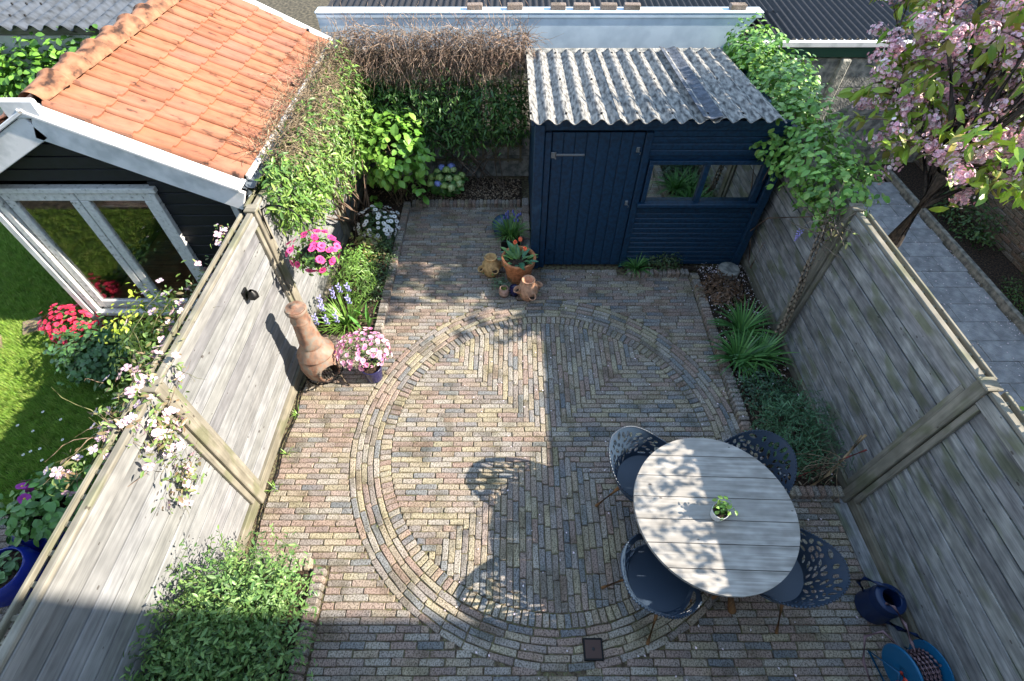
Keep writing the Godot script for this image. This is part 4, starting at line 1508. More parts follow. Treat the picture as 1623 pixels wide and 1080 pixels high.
	for q in [[-0.05, 0.52, -0.04], [0.02, 0.54, -0.06], [0.08, 0.47, 0.03]]:
		var p := Vector3(q[0], q[1], q[2])
		st.tube([Vector3(0, 0.29, 0), p.lerp(Vector3(0, 0.3, 0), 0.5) + Vector3(0, 0.04, 0), p], [0.004], 5)
		part("flower", tum, M.petal, tc, p, Basis(Vector3.RIGHT, rf(-0.3, 0.3)) * Basis(Vector3.BACK, rf(-0.3, 0.3)))
	part("stalks", st.mesh(), M.leaf, tc)
	# strawberry pots with side mouths
	for q in [[Vector3(-0.27, 0, -4.9), 0.8, Color(0.62, 0.42, 0.2), "ochre strawberry pot with side pockets left of the terracotta pot", 1.15], [Vector3(0.2, 0, -4.47), 2.3, Color(0.6, 0.36, 0.24), "pinkish clay strawberry pot with side pockets in front of the terracotta pot", 1.2]]:
		var s := thing("strawberry_pot", q[3], "pot", q[0], q[1], "strawberry pots")
		var k: float = q[4]
		var bs := Basis.from_scale(Vector3(k, k, k))
		part("body", pot_mesh([Vector2(0.0001, 0), Vector2(0.065, 0), Vector2(0.075, 0.01), Vector2(0.105, 0.09), Vector2(0.1, 0.15), Vector2(0.06, 0.21), Vector2(0.056, 0.23), Vector2(0.07, 0.245), Vector2(0.068, 0.25), Vector2(0.052, 0.248), Vector2(0.045, 0.2), Vector2(0.0001, 0.18)], q[2]), M.terracotta, s, Vector3.ZERO, bs)
		for m in 4:
			var a := m * TAU / 4 + 0.4
			var d := Vector3(cos(a), 0, sin(a))
			var pb := MB.new()
			pb.col = q[2]
			pb.lathe([Vector2(0.01, -0.055), Vector2(0.026, -0.035), Vector2(0.036, 0.012), Vector2(0.042, 0.022), Vector2(0.041, 0.027), Vector2(0.033, 0.026), Vector2(0.028, 0.0), Vector2(0.026, -0.02)], 16, d * 0.112 + Vector3(0, 0.1 + 0.03 * (m % 2), 0), Basis(Vector3(d.z, 0, -d.x), 0.5))
			var pk_ := part("pocket", pb.mesh(), M.terracotta, s, Vector3.ZERO, bs)
			var dk := MB.new()
			dk.lathe([Vector2(0.03, -0.006), Vector2(0.0001, -0.002)], 12, d * 0.112 + Vector3(0, 0.1 + 0.03 * (m % 2), 0), Basis(Vector3(d.z, 0, -d.x), 0.5))
			part("soil", dk.mesh(), M.soil, pk_)
		var sp := lumps(12, Vector3(0, 0.13, 0.02), Vector3(0.14, 0.03, 0.14), 5, 0.2, 1.0, 0.1)
		leafy("leaves", sp, leaf_mesh(0.03, 0.02).mesh(), green, 0.6, 1.0, 1.0, s)
	var sp1 := thing("small_pot", "small pink egg-shaped pot with moss in front of the terracotta pot", "pot", Vector3(-0.1, 0, -4.5))
	part("pot", pot_mesh([Vector2(0.0001, 0), Vector2(0.045, 0), Vector2(0.065, 0.04), Vector2(0.066, 0.08), Vector2(0.052, 0.13), Vector2(0.046, 0.13), Vector2(0.046, 0.1)], Color(0.5, 0.33, 0.28)), M.terracotta, sp1)
	leafy("moss", lumps(60, Vector3(0, 0.115, 0), Vector3(0.042, 0.012, 0.042), 3, 0.1, 1.0, 0.9), leaf_mesh(0.016, 0.01).mesh(), [Color(0.3, 0.36, 0.06), Color(0.2, 0.26, 0.04)], 0.7, 1.2, 1.0, sp1)
	var sp2 := thing("small_pot", "small dark blue glazed pot between pink pot and strawberry pot", "pot", Vector3(0.03, 0, -4.52))
	part("pot", pot_mesh([Vector2(0.0001, 0), Vector2(0.05, 0), Vector2(0.062, 0.06), Vector2(0.058, 0.12), Vector2(0.052, 0.12), Vector2(0.05, 0.09), Vector2(0.0001, 0.09)]), M.navy_glaze, sp2)
	# low trailing plant between the pots
	var tr := thing("trailing_plant", "low grey-green trailing plant between the clay pots", "plant", Vector3(-0.12, 0, -4.68))
	leafy("leaves", lumps(220, Vector3(0, 0.04, 0), Vector3(0.14, 0.08, 0.12), 9, 0.3, 1.5, 0.8), leaf_mesh(0.035, 0.012).mesh(), [Color(0.07, 0.13, 0.08), Color(0.11, 0.18, 0.09)], 0.7, 1.3, 0.8, tr)
	# muscari in a black tub
	var mu := thing("grape_hyacinth_tub", "dark square tub of blue grape hyacinths behind the terracotta pot", "potted plant", Vector3(-0.02, 0, -5.42))
	var tub := MB.new()
	tub.box(Vector3(0, 0.1, 0), Vector3(0.26, 0.2, 0.2), 0.012)
	part("tub", tub.mesh(), M.black_plastic, mu)
	part("soil", boxm(Vector3(0.23, 0.01, 0.17), 0.002), M.soil, mu, Vector3(0, 0.2, 0))
	var sc := Node3D.new()
	strap_clump("leaves", 170, 0.2, 0.36, 0.012, 1.5, [Color(0.13, 0.27, 0.06), Color(0.2, 0.36, 0.08), Color(0.08, 0.2, 0.06)], mu, 0.1)
	sc.free()
	var last := mu.get_child(mu.get_child_count() - 1) as Node3D
	last.position.y = 0.2
	var hy := MB.new()
	hy.col = Color(0.16, 0.17, 0.5)
	hy.lathe([Vector2(0.004, 0), Vector2(0.014, 0.012), Vector2(0.013, 0.03), Vector2(0.007, 0.05), Vector2(0.0001, 0.056)], 6)
	var hym := hy.mesh()
	for k in 14:
		var p := Vector3(rf(-0.12, 0.14), rf(0.4, 0.48), rf(-0.16, 0.02))
		part("flower", hym, M.petal, mu, p)
		var sg := MB.new()
		sg.col = Color(0.14, 0.25, 0.08)
		sg.tube([Vector3(p.x * 0.5, 0.2, p.z * 0.5), p], [0.003], 4)
		part("stalk", sg.mesh(), M.leaf, mu)
	var gs := thing("glazed_globe", "blue grey glazed globe behind the grape hyacinths", "globe", Vector3(-0.12, 0.0, -5.72))
	var gb := MB.new()
	var gp := []
	for j in 15:
		gp.append(Vector2(maxf(sin(PI * j / 14.0) * 0.16, 0.0001), 0.155 - cos(PI * j / 14.0) * 0.155))
	gb.lathe(gp, 24)
	part("globe", gb.mesh(), mat(Color(0.2, 0.28, 0.4), 0.25), gs)
	# pot of pink flowers
	var pk := thing("pink_flower_pot", "navy glazed pot overflowing with pink double daisies by the chimenea", "potted plant", Vector3(-1.5, 0, -3.22))
	part("pot", pot_mesh([Vector2(0.0001, 0), Vector2(0.075, 0), Vector2(0.085, 0.01), Vector2(0.105, 0.19), Vector2(0.112, 0.2), Vector2(0.11, 0.21), Vector2(0.1, 0.21), Vector2(0.098, 0.17)]), M.navy_glaze, pk)
	soil_disc(0.1, 0.17, pk)
	var pp := lumps(640, Vector3(-0.05, 0.41, -0.06), Vector3(0.24, 0.13, 0.2), 21, 0.15, 1.5, 0.8, 0.25)
	leafy("leaves", pp, leaf_mesh(0.045, 0.012, 0.2, 0.3).mesh(), [Color(0.10, 0.17, 0.05), Color(0.16, 0.24, 0.08), Color(0.07, 0.13, 0.04)], 0.7, 1.2, 0.5, pk)
	var fm := [flower_mesh(11, 0.024, 0.7, Color(0.75, 0.36, 0.52), Color(0.6, 0.2, 0.36), 0.01), flower_mesh(11, 0.024, 0.9, Color(0.82, 0.5, 0.64), Color(0.7, 0.32, 0.48), 0.01), flower_mesh(11, 0.022, 1.1, Color(0.6, 0.22, 0.4), Color(0.45, 0.12, 0.25), 0.01)]
	flowers_on(pk, lumps(170, Vector3(-0.05, 0.42, -0.06), Vector3(0.26, 0.15, 0.22), 21, 0.15, 1.5, 0.06, 0.28), fm, 0.8, 1.2)
	# hanging basket
	var hk := thing("basket_hook", "curved black iron hook fixed to the fence post", "hook", Vector3(-2.25, 1.6, -3.76))
	var hb := MB.new()
	hb.tube([Vector3(0, -0.12, 0), Vector3(0, 0.1, 0), Vector3(0.02, 0.2, 0), Vector3(0.09, 0.245, 0), Vector3(0.19, 0.24, 0), Vector3(0.29, 0.19, 0), Vector3(0.33, 0.13, 0), Vector3(0.35, 0.14, 0)], [0.011], 7)
	part("hook", hb.mesh(), M.iron, hk)
	var hg := thing("hanging_basket", "hanging basket full of magenta petunias on the fence", "hanging basket", Vector3(-1.92, 1.28, -3.78))
	var ws := MB.new()
	for k in 3:
		var a := k * TAU / 3
		ws.bar(Vector3(cos(a) * 0.15, 0.0, sin(a) * 0.15), Vector3(0, 0.44, 0), 0.0025, 0.0025, 4)
	part("chains", ws.mesh(), M.iron, hg)
	part("bowl", pot_mesh([Vector2(0.0001, -0.14), Vector2(0.08, -0.12), Vector2(0.14, -0.05), Vector2(0.155, 0.0), Vector2(0.15, 0.005), Vector2(0.13, -0.01), Vector2(0.0001, -0.02)]), M.black_plastic, hg)
	leafy("leaves", lumps(420, Vector3(0, 0.0, 0), Vector3(0.22, 0.15, 0.22), 23, 0.25, 1.5, 0.4, -0.3), leaf_mesh(0.05, 0.028).mesh(), [Color(0.1, 0.22, 0.04), Color(0.18, 0.32, 0.07), Color(0.07, 0.15, 0.03)], 0.7, 1.2, 0.6, hg)
	var pf := [flower_mesh(5, 0.034, 0.5, Color(0.62, 0.05, 0.22), Color(0.2, 0.01, 0.08), 0.012, 1.0), flower_mesh(5, 0.034, 0.4, Color(0.72, 0.1, 0.3), Color(0.25, 0.01, 0.1), 0.012, 1.0)]
	flowers_on(hg, lumps(70, Vector3(0.02, 0.06, 0.02), Vector3(0.23, 0.14, 0.23), 23, 0.1, 1.5, 0.05, -0.1), pf, 0.85, 1.15)
	# watering can
	var wc := thing("watering_can", "dark blue plastic watering can at the foot of the fence", "watering can", Vector3(2.88, 0, -0.95), -0.75)
	part("body", pot_mesh([Vector2(0.0001, 0), Vector2(0.115, 0), Vector2(0.125, 0.01), Vector2(0.115, 0.2), Vector2(0.118, 0.205), Vector2(0.114, 0.21), Vector2(0.108, 0.27), Vector2(0.112, 0.275), Vector2(0.105, 0.285), Vector2(0.068, 0.3), Vector2(0.064, 0.285), Vector2(0.064, 0.2)]), M.can_blue, wc)
	var hd := MB.new()
	hd.tube([Vector3(-0.1, 0.1, -0.02), Vector3(-0.19, 0.16, -0.03), Vector3(-0.19, 0.26, -0.03), Vector3(-0.11, 0.31, -0.03), Vector3(-0.02, 0.33, -0.05), Vector3(0.05, 0.3, -0.06)], [0.016], 8)
	part("handle", hd.mesh(), M.can_blue, wc)
	var so := MB.new()
	so.tube([Vector3(0.08, 0.05, 0.05), Vector3(0.16, 0.14, 0.09), Vector3(0.22, 0.26, 0.12), Vector3(0.27, 0.3, 0.15)], [0.03, 0.02, 0.015, 0.016], 8)
	part("spout", so.mesh(), M.can_blue, wc)
	# hose reel
	var hr := thing("hose_reel", "bright blue hose reel wound with a mauve garden hose", "hose reel", Vector3(2.88, 0, -0.5), 0.12)
	for s in [-1, 1]:
		var db := MB.new()
		var pr := [Vector2(0.03, 0.0), Vector2(0.06, 0.012), Vector2(0.12, 0.004), Vector2(0.165, 0.016), Vector2(0.18, 0.008), Vector2(0.178, -0.004), Vector2(0.0001, -0.006)]
		db.lathe(pr, 28, Vector3(s * 0.105, 0.22, 0), Basis(Vector3.BACK, -s * PI / 2))
		part("flange", db.mesh(), M.reel_blue, hr)
		var lg := MB.new()
		lg.tube([Vector3(s * 0.14, 0.01, 0.17), Vector3(s * 0.135, 0.22, 0.0), Vector3(s * 0.14, 0.01, -0.17), Vector3(s * 0.14, 0.01, 0.17)], [0.01], 6)
		part("stand", lg.mesh(), M.reel_blue, hr)
	var hc := MB.new()
	var hp := []
	for i in 24 * 11 + 1:
		var a := TAU * i / 24.0
		var lay_r := 0.1 + 0.018 * int(i / 132.0)
		hp.append(Vector3(-0.085 + 0.17 * absf(fmod(i / 132.0, 2.0) - 1.0), 0.22 + cos(a) * lay_r, sin(a) * lay_r))
	hc.tube(hp, [0.011], 7)
	part("hose", hc.mesh(), M.hose, hr)
	var ho := MB.new()
	ho.tube([Vector3(-0.02, 0.33, -0.05), Vector3(-0.03, 0.36, -0.15), Vector3(-0.03, 0.4, -0.26), Vector3(-0.02, 0.37, -0.38), Vector3(-0.01, 0.29, -0.42)], [0.012], 7)
	ho.tube([Vector3(-0.05, 0.3, -0.07), Vector3(-0.15, 0.3, -0.25), Vector3(-0.26, 0.24, -0.24), Vector3(-0.3, 0.14, -0.1), Vector3(-0.28, 0.06, 0.1), Vector3(-0.22, 0.02, 0.25)], [0.012], 7)
	part("loose_hose", ho.mesh(), M.hose, hr)
	var cr2 := MB.new()
	cr2.bar(Vector3(-0.12, 0.22, 0.0), Vector3(-0.17, 0.3, 0.05), 0.012, 0.012, 8)
	cr2.bar(Vector3(-0.17, 0.3, 0.05), Vector3(-0.24, 0.31, 0.06), 0.017, 0.02, 8)
	part("crank_handle", cr2.mesh(), M.orange, hr)
	# neighbour's blue pots
	for q in [[Vector3(-4.02, 0, -1.14), "round blue glazed pot with dark green leaves on the terrace"], [Vector3(-4.0, 0, -1.6), "low blue glazed bowl with pansies beside the lawn"]]:
		var first: bool = q[0].z > -1.3
		var p := thing("blue_pot", q[1], "potted plant", q[0])
		var k := 1.0 if first else 1.15
		part("pot", pot_mesh([Vector2(0.0001, 0), Vector2(0.14, 0), Vector2(0.2, 0.06), Vector2(0.235, 0.16), Vector2(0.215, 0.27), Vector2(0.18, 0.31), Vector2(0.17, 0.31), Vector2(0.17, 0.26)]), M.blue_glaze, p, Vector3.ZERO, Basis.from_scale(Vector3(k, 1.0 if first else 0.75, k)))
		soil_disc(0.17 * k, 0.25 if first else 0.19, p)
		if first:
			leafy("leaves", lumps(60, Vector3(0, 0.3, 0), Vector3(0.12, 0.06, 0.12), 3, 0.2, 1.0, 0.8), leaf_mesh(0.07, 0.045).mesh(), [Color(0.06, 0.14, 0.05), Color(0.1, 0.2, 0.06)], 0.7, 1.2, 1.0, p)
		else:
			leafy("leaves", lumps(420, Vector3(0.05, 0.3, -0.05), Vector3(0.32, 0.2, 0.28), 3, 0.3, 1.5, 0.5, 0.15), leaf_mesh(0.09, 0.07, 0.15, 0.2).mesh(), [Color(0.09, 0.22, 0.04), Color(0.14, 0.32, 0.06), Color(0.06, 0.15, 0.03)], 0.7, 1.2, 1.0, p)
			flowers_on(p, lumps(5, Vector3(-0.15, 0.42, -0.1), Vector3(0.14, 0.08, 0.12), 9, 0.1, 1.0, 0.1, 0.3), [flower_mesh(5, 0.045, 0.3, Color(0.4, 0.04, 0.35), Color(0.7, 0.5, 0.05), 0.01, 1.0), flower_mesh(6, 0.05, 0.6, Color(0.7, 0.03, 0.03), Color(0.4, 0.02, 0.02), 0.01, 1.0)], 0.9, 1.2)
	# solar lights
	var so1 := thing("solar_light", "small black solar light among the shrub leaves", "lamp", Vector3(-2.02, 0.62, -0.92), 0.2)
	part("panel", boxm(Vector3(0.11, 0.025, 0.085), 0.005), M.black_plastic, so1)
	part("stake", boxm(Vector3(0.02, 0.55, 0.02), 0.002), M.black_plastic, so1, Vector3(0, -0.29, 0))
	var so2 := thing("solar_light", "small square solar light beside the chair and juniper", "lamp", Vector3(2.47, 0.2, -2.02))
	part("rim", boxm(Vector3(0.075, 0.02, 0.075), 0.004), M.ledpaint, so2)
	part("panel", boxm(Vector3(0.058, 0.02, 0.058), 0.003), M.black_plastic, so2, Vector3(0, 0.004, 0))
	part("stake", boxm(Vector3(0.02, 0.19, 0.02), 0.002), M.black_plastic, so2, Vector3(0, -0.1, 0))
	var stake := MB.new()
	stake.bar(Vector3(2.55, 0.25, -1.95), Vector3(3.0, 0.62, -2.02), 0.004, 0.004, 6)
	stake.bar(Vector3(2.87, 0.515, -2.0), Vector3(3.0, 0.622, -2.02), 0.009, 0.009, 6)
	var stk := part(numbered("plant_stake"), stake.mesh(), mat(Color(0.5, 0.2, 0.17), 0.7), self)
	stk.set_meta("label", "thin red plant stake leaning across the end of the bed")
	stk.set_meta("category", "stake")

func flowers_on(parent: Node3D, pts: Array, meshes: Array, s0: float, s1: float) -> void:
	for p in pts:
		var n: Vector3 = (p[1] + Vector3.UP * 0.6 + rdir() * 0.35).normalized()
		var x := n.cross(Vector3(0.3, 0.2, 0.9)).normalized()
		var s := rf(s0, s1)
		part("flower", meshes[rng.randi() % meshes.size()], M.petal, parent, p[0] + n * 0.01, Basis(x, n, x.cross(n)).scaled(Vector3(s, s, s)) * Basis(Vector3.UP, rf(0, TAU)))

# ------------------------------------------------------------------ planting
func planting() -> void:
	var narrow := leaf_mesh(0.062, 0.02, 0.3, 0.25).mesh()
	var ever := [Color(0.09, 0.2, 0.035), Color(0.15, 0.28, 0.05), Color(0.24, 0.36, 0.08), Color(0.06, 0.14, 0.03)]
	var dark_ever := [Color(0.035, 0.10, 0.03), Color(0.06, 0.15, 0.04), Color(0.09, 0.2, 0.05)]
	var dry := [Color(0.30, 0.21, 0.15), Color(0.4, 0.3, 0.22), Color(0.24, 0.16, 0.12)]
	# climber over the left fence
	var cl := thing("evergreen_climber", "evergreen climber with narrow leaves draped over the sunlit fence", "climber", Vector3(-2.2, 0, -5.4))
	var o := cl.position
	var pts := []
	for q in [[-2.2, 1.66, -4.25, 0.2, 0.36, 0.34], [-2.17, 1.5, -4.75, 0.22, 0.52, 0.4], [-2.15, 1.5, -5.3, 0.24, 0.56, 0.42], [-2.13, 1.42, -5.9, 0.25, 0.62, 0.42], [-2.13, 1.45, -6.5, 0.24, 0.6, 0.4], [-2.13, 1.4, -6.95, 0.24, 0.6, 0.3]]:
		pts.append_array(lumps(1300, Vector3(q[0], q[1], q[2]) - o, Vector3(q[3], q[4], q[5]), int(q[2] * 10), 0.3, 2.0, 0.35))
	leafy("leaves", pts, narrow, ever, 0.8, 1.4, 0.6, cl, 0.5)
	stems("stems", Vector3(0.0, 0.05, -0.4), 0.3, pts, 26, 0.012, Color(0.2, 0.14, 0.1), cl)
	twigs("dry_twigs", 1500, func(): return [Vector3(-2.3 + rf(-0.16, 0.22), rf(1.75, 2.1), rf(-7.0, -4.3)) - o, Vector3(rf(-0.3, 0.8), 0.25, 0)], 0.15, 0.42, 0.0034, [Color(0.4, 0.31, 0.2), Color(0.5, 0.4, 0.27), Color(0.3, 0.22, 0.14)], cl, 0.8)
	# trellis on the back wall
	var tr := thing("wooden_trellis", "brown wooden trellis on the back wall under dry stems", "trellis", Vector3(-1.0, 0.3, -7.13))
	for k in 13:
		part("slat", boxm(Vector3(0.03, 1.62, 0.014), 0.002, 1, Color(0.75, 0.66, 0.5)), M.wood_post, tr, Vector3(-1.15 + k * 0.19, 0.81, 0))
	for k in 8:
		part("slat", boxm(Vector3(2.34, 0.03, 0.014), 0.002, 0, Color(0.75, 0.66, 0.5)), M.wood_post, tr, Vector3(0, 0.05 + k * 0.22, 0.016))
	# climber on the back wall, dry above and leafy below
	var bc := thing("wall_climber", "dark evergreen climber on the back trellis with a fringe of dry stems", "climber", Vector3(-1.0, 0, -7.05))
	o = bc.position
	pts = []
	for q in [[-1.75, 1.25, 0.35, 0.45, 0.22], [-1.3, 1.15, 0.4, 0.55, 0.25], [-0.85, 1.1, 0.4, 0.6, 0.26], [-0.4, 1.15, 0.4, 0.55, 0.25], [-0.02, 1.2, 0.26, 0.5, 0.2]]:
		pts.append_array(lumps(1100, Vector3(q[0], q[1], -6.95) - o, Vector3(q[2], q[3], q[4]), int(q[0] * 100), 0.35, 2.0, 0.4))
	leafy("leaves", pts, narrow, dark_ever + [Color(0.14, 0.27, 0.06)], 0.9, 1.5, 0.4, bc, 0.7)
	stems("stems", Vector3(0.5, 0.03, 0.0), 0.45, pts, 22, 0.012, Color(0.18, 0.13, 0.1), bc)
	twigs("dry_twigs", 1900, func(): return [Vector3(rf(-2.2, 0.2), rf(1.75, 2.16), -7.08 + rf(-0.04, 0.18)) - o, Vector3(rf(-0.4, 0.4), rf(-0.5, 0.5), 0.7)], 0.16, 0.5, 0.0036, dry + [Color(0.46, 0.34, 0.27)], bc, 1.0)
	twigs("dry_shoots", 520, func(): return [Vector3(rf(-2.2, 0.22), rf(1.85, 2.2), -7.05 + rf(-0.05, 0.2)) - o, Vector3(rf(-0.8, 0.8), rf(-0.1, 0.9), rf(0.0, 0.8))], 0.2, 0.55, 0.0036, [Color(0.46, 0.34, 0.26), Color(0.36, 0.26, 0.19), Color(0.52, 0.42, 0.33)], bc, 0.35)
	# hydrangea bush
	var broad := leaf_mesh(0.11, 0.085, 0.15, 0.25).mesh()
	var hb := thing("hydrangea_bush", "large bright green hydrangea bush in the back corner", "shrub", Vector3(-1.66, 0.03, -6.45))
	pts = lumps(620, Vector3(0, 0.82, 0), Vector3(0.5, 0.48, 0.42), 33, 0.25, 1.4, 0.35)
	leafy("leaves", pts, broad, [Color(0.17, 0.36, 0.05), Color(0.25, 0.46, 0.08), Color(0.12, 0.28, 0.04)], 0.75, 1.2, 1.3, hb)
	stems("stems", Vector3.ZERO, 0.08, pts, 18, 0.008, Color(0.24, 0.18, 0.11), hb)
	for q in [Vector3(0.33, 0.16, 0.1), Vector3(0.3, 0.36, 0.16), Vector3(-0.35, 0.12, 0.15)]:
		leafy("leaves", lumps(7, q, Vector3(0.08, 0.02, 0.08), 3, 0.1, 1.0, 0.3), broad, [Color(0.17, 0.38, 0.06)], 0.8, 1.2, 2.0, hb)
	# flowering hydrangea
	var fh := thing("flowering_hydrangea", "low hydrangea with lime and blue flower heads in the back bed", "shrub", Vector3(-0.99, 0.03, -6.65))
	leafy("leaves", lumps(240, Vector3(0, 0.2, 0), Vector3(0.26, 0.17, 0.2), 37, 0.2, 1.4, 0.5), broad, [Color(0.06, 0.16, 0.04), Color(0.1, 0.24, 0.05)], 0.6, 0.95, 1.2, fh)
	var heads := []
	for col in [[Color(0.42, 0.55, 0.18), Color(0.34, 0.47, 0.14)], [Color(0.22, 0.3, 0.72), Color(0.3, 0.36, 0.75)], [Color(0.5, 0.6, 0.3), Color(0.4, 0.5, 0.2)]]:
		var b := MB.new()
		var fl := MB.new()
		for k in 4:
			var a := k * TAU / 4
			var d := Vector3(cos(a), 0, sin(a)) * 0.012
			var t := Vector3(-sin(a), 0, cos(a)) * 0.007
			fl.quad(Vector3.ZERO, d * 0.6 + t, d, d * 0.6 - t, Vector3.UP)
		for k in 60:
			var d := rdir()
			if d.y < -0.35:
				continue
			var x := d.cross(Vector3(0.2, 0.5, 0.8)).normalized()
			b.add(fl, Transform3D(Basis(x, d, x.cross(d)), d * Vector3(0.055, 0.045, 0.055)), pick_col(col))
		b.col = col[1]
		b.lathe([Vector2(0.0001, -0.03), Vector2(0.04, -0.012), Vector2(0.05, 0.01), Vector2(0.03, 0.035), Vector2(0.0001, 0.042)], 10)
		heads.append(b.mesh())
	for q in [[-0.2, 0.3, 0.0, 0], [-0.12, 0.35, -0.06, 0], [-0.08, 0.33, 0.06, 0], [-0.1, 0.3, 0.17, 1], [0.02, 0.38, -0.06, 0], [0.06, 0.33, 0.08, 2], [0.12, 0.37, -0.08, 2], [-0.06, 0.38, -0.13, 1], [0.08, 0.38, -0.16, 1], [0.18, 0.31, 0.05, 0], [0.22, 0.27, 0.12, 2], [0.1, 0.25, 0.2, 2], [0.0, 0.28, 0.2, 0], [-0.22, 0.25, 0.1, 0], [0.24, 0.3, -0.05, 0]]:
		part("flower_head", heads[q[3]], M.petal, fh, Vector3(q[0], q[1], q[2]), Basis(Vector3.UP, rf(0, 6)).scaled(Vector3.ONE * rf(0.95, 1.25)))
	# white daisies
	var wd := thing("white_daisy_bush", "round mound of white daisies in the left bed", "flowering plant", Vector3(-1.87, 0.03, -5.72))
	leafy("leaves", lumps(800, Vector3(0, 0.14, 0), Vector3(0.25, 0.16, 0.24), 41, 0.1, 1.4, 0.5), leaf_mesh(0.045, 0.014).mesh(), [Color(0.04, 0.10, 0.03), Color(0.07, 0.15, 0.04)], 0.7, 1.2, 0.6, wd)
	flowers_on(wd, lumps(110, Vector3(0, 0.17, 0), Vector3(0.3, 0.2, 0.29), 41, 0.08, 1.4, 0.05, 0.07), [flower_mesh(12, 0.031, 0.15, Color(0.8, 0.8, 0.78), Color(0.12, 0.07, 0.14), 0.008, 0.9)], 0.8, 1.15)
	# smaller things in the left bed
	bed_plant("bronze_leaf_plant", "bronze and green leafy mound below the white daisies", Vector3(-1.92, 0.03, -5.22), Vector3(0.2, 0.2, 0.22), 420, leaf_mesh(0.05, 0.03), [Color(0.2, 0.22, 0.05), Color(0.14, 0.18, 0.05), Color(0.24, 0.16, 0.07)], 51)
	bed_plant("leafy_green_plant", "fresh green leafy mound beside the brick edging", Vector3(-1.97, 0.03, -4.85), Vector3(0.22, 0.26, 0.2), 480, leaf_mesh(0.05, 0.022), [Color(0.12, 0.26, 0.05), Color(0.18, 0.34, 0.07)], 52)
	bed_plant("feathery_green_plant", "tall feathery green plant beside the bluebells", Vector3(-1.9, 0.03, -4.45), Vector3(0.26, 0.34, 0.26), 1100, leaf_mesh(0.06, 0.01), [Color(0.12, 0.24, 0.04), Color(0.2, 0.34, 0.07), Color(0.08, 0.17, 0.03)], 53)
	bed_plant("dark_ground_cover", "dark small-leaved ground cover spilling over the left edging", Vector3(-1.7, 0.03, -5.0), Vector3(0.16, 0.13, 0.75), 1700, leaf_mesh(0.026, 0.015), [Color(0.03, 0.07, 0.025), Color(0.05, 0.1, 0.03), Color(0.08, 0.13, 0.04)], 54)
	var bb := thing("bluebell_clump", "clump of bluebells with strap leaves behind the pink daisies", "flowering plant", Vector3(-1.95, 0.03, -3.98))
	strap_clump("leaves", 130, 0.22, 0.4, 0.017, 1.6, [Color(0.14, 0.28, 0.05), Color(0.2, 0.36, 0.07)], bb, 0.2)
	var bell := MB.new()
	bell.col = Color(0.36, 0.36, 0.72)
	for k in 11:
		var a := k * 2.4
		bell.lathe([Vector2(0.002, 0.012), Vector2(0.008, 0.006), Vector2(0.008, -0.006), Vector2(0.012, -0.012)], 5, Vector3(cos(a) * 0.02, 0.012 * k, sin(a) * 0.02), Basis(Vector3(sin(a), 0, -cos(a)), 0.6))
	var bm := bell.mesh()
	for q in [[-0.1, 0.35, -0.1], [-0.02, 0.4, -0.15], [0.06, 0.37, -0.2], [-0.2, 0.3, 0.05], [-0.22, 0.33, 0.0], [0.0, 0.3, 0.22], [-0.1, 0.3, 0.25], [0.1, 0.35, -0.02], [-0.24, 0.26, 0.22]]:
		part("flower_spike", bm, M.petal, bb, Vector3(q[0], q[1], q[2]), Basis(Vector3.RIGHT, rf(-0.3, 0.3)))
		var sg := MB.new()
		sg.col = Color(0.16, 0.26, 0.08)
		sg.tube([Vector3(q[0] * 0.6, 0, q[2] * 0.6), Vector3(q[0], q[1], q[2]), Vector3(q[0], q[1] + 0.12, q[2])], [0.004, 0.003, 0.002], 4)
		part("stalk", sg.mesh(), M.leaf, bb)
	var tu := thing("tulip_leaves", "broad tulip leaves without flowers beside the edging", "plant", Vector3(-1.72, 0.03, -3.98))
	var tl := leaf_mesh(0.3, 0.06, 0.5, 0.15, 0.5).mesh()
	for k in 7:
		var a := k * 2.4
		part("leaf", tl, M.leaf, tu, Vector3(cos(a) * 0.05, 0, -0.15 + k * 0.06), leaf_basis(Vector3(cos(a) * 0.3, 1, sin(a) * 0.3), Vector3(-cos(a), 0.2, -sin(a)), rf(0.7, 1.0)))
	M_leaf_green()
	# right bed
	var ag := thing("agapanthus", "strap-leaved agapanthus clump at the foot of the wisteria", "plant", Vector3(2.72, 0.03, -3.42), 0, "agapanthus clumps")
	strap_clump("leaves", 90, 0.3, 0.48, 0.024, 2.0, [Color(0.07, 0.2, 0.05), Color(0.12, 0.28, 0.07), Color(0.05, 0.14, 0.04)], ag)
	for q in [[2.66, -3.82, 1.05, "largest strap-leaved agapanthus clump beside the petal litter"], [2.5, -3.4, 1.0, "strap-leaved agapanthus clump leaning over the brick edging"], [1.62, -4.93, 0.62, "small grassy clump at the foot of the shed front"]]:
		var c: Node3D = ag.duplicate()
		c.name = numbered("agapanthus")
		add_child(c)
		c.position = Vector3(q[0], 0.03, q[1])
		c.rotation.y = rf(0, 6)
		c.scale = Vector3.ONE * q[2]
		c.set_meta("label", q[3])
	bed_plant("low_bed_plant", "low dark plant spreading beside the shed front edging", Vector3(1.98, 0.03, -4.96), Vector3(0.24, 0.14, 0.1), 420, leaf_mesh(0.035, 0.016), [Color(0.05, 0.1, 0.035), Color(0.09, 0.13, 0.05)], 60)
	bed_plant("dry_leaf_plant", "brown withered ground plant between shed and agapanthus", Vector3(2.62, 0.03, -4.5), Vector3(0.26, 0.09, 0.3), 700, leaf_mesh(0.05, 0.022), [Color(0.17, 0.09, 0.05), Color(0.11, 0.07, 0.045), Color(0.22, 0.13, 0.08)], 61)
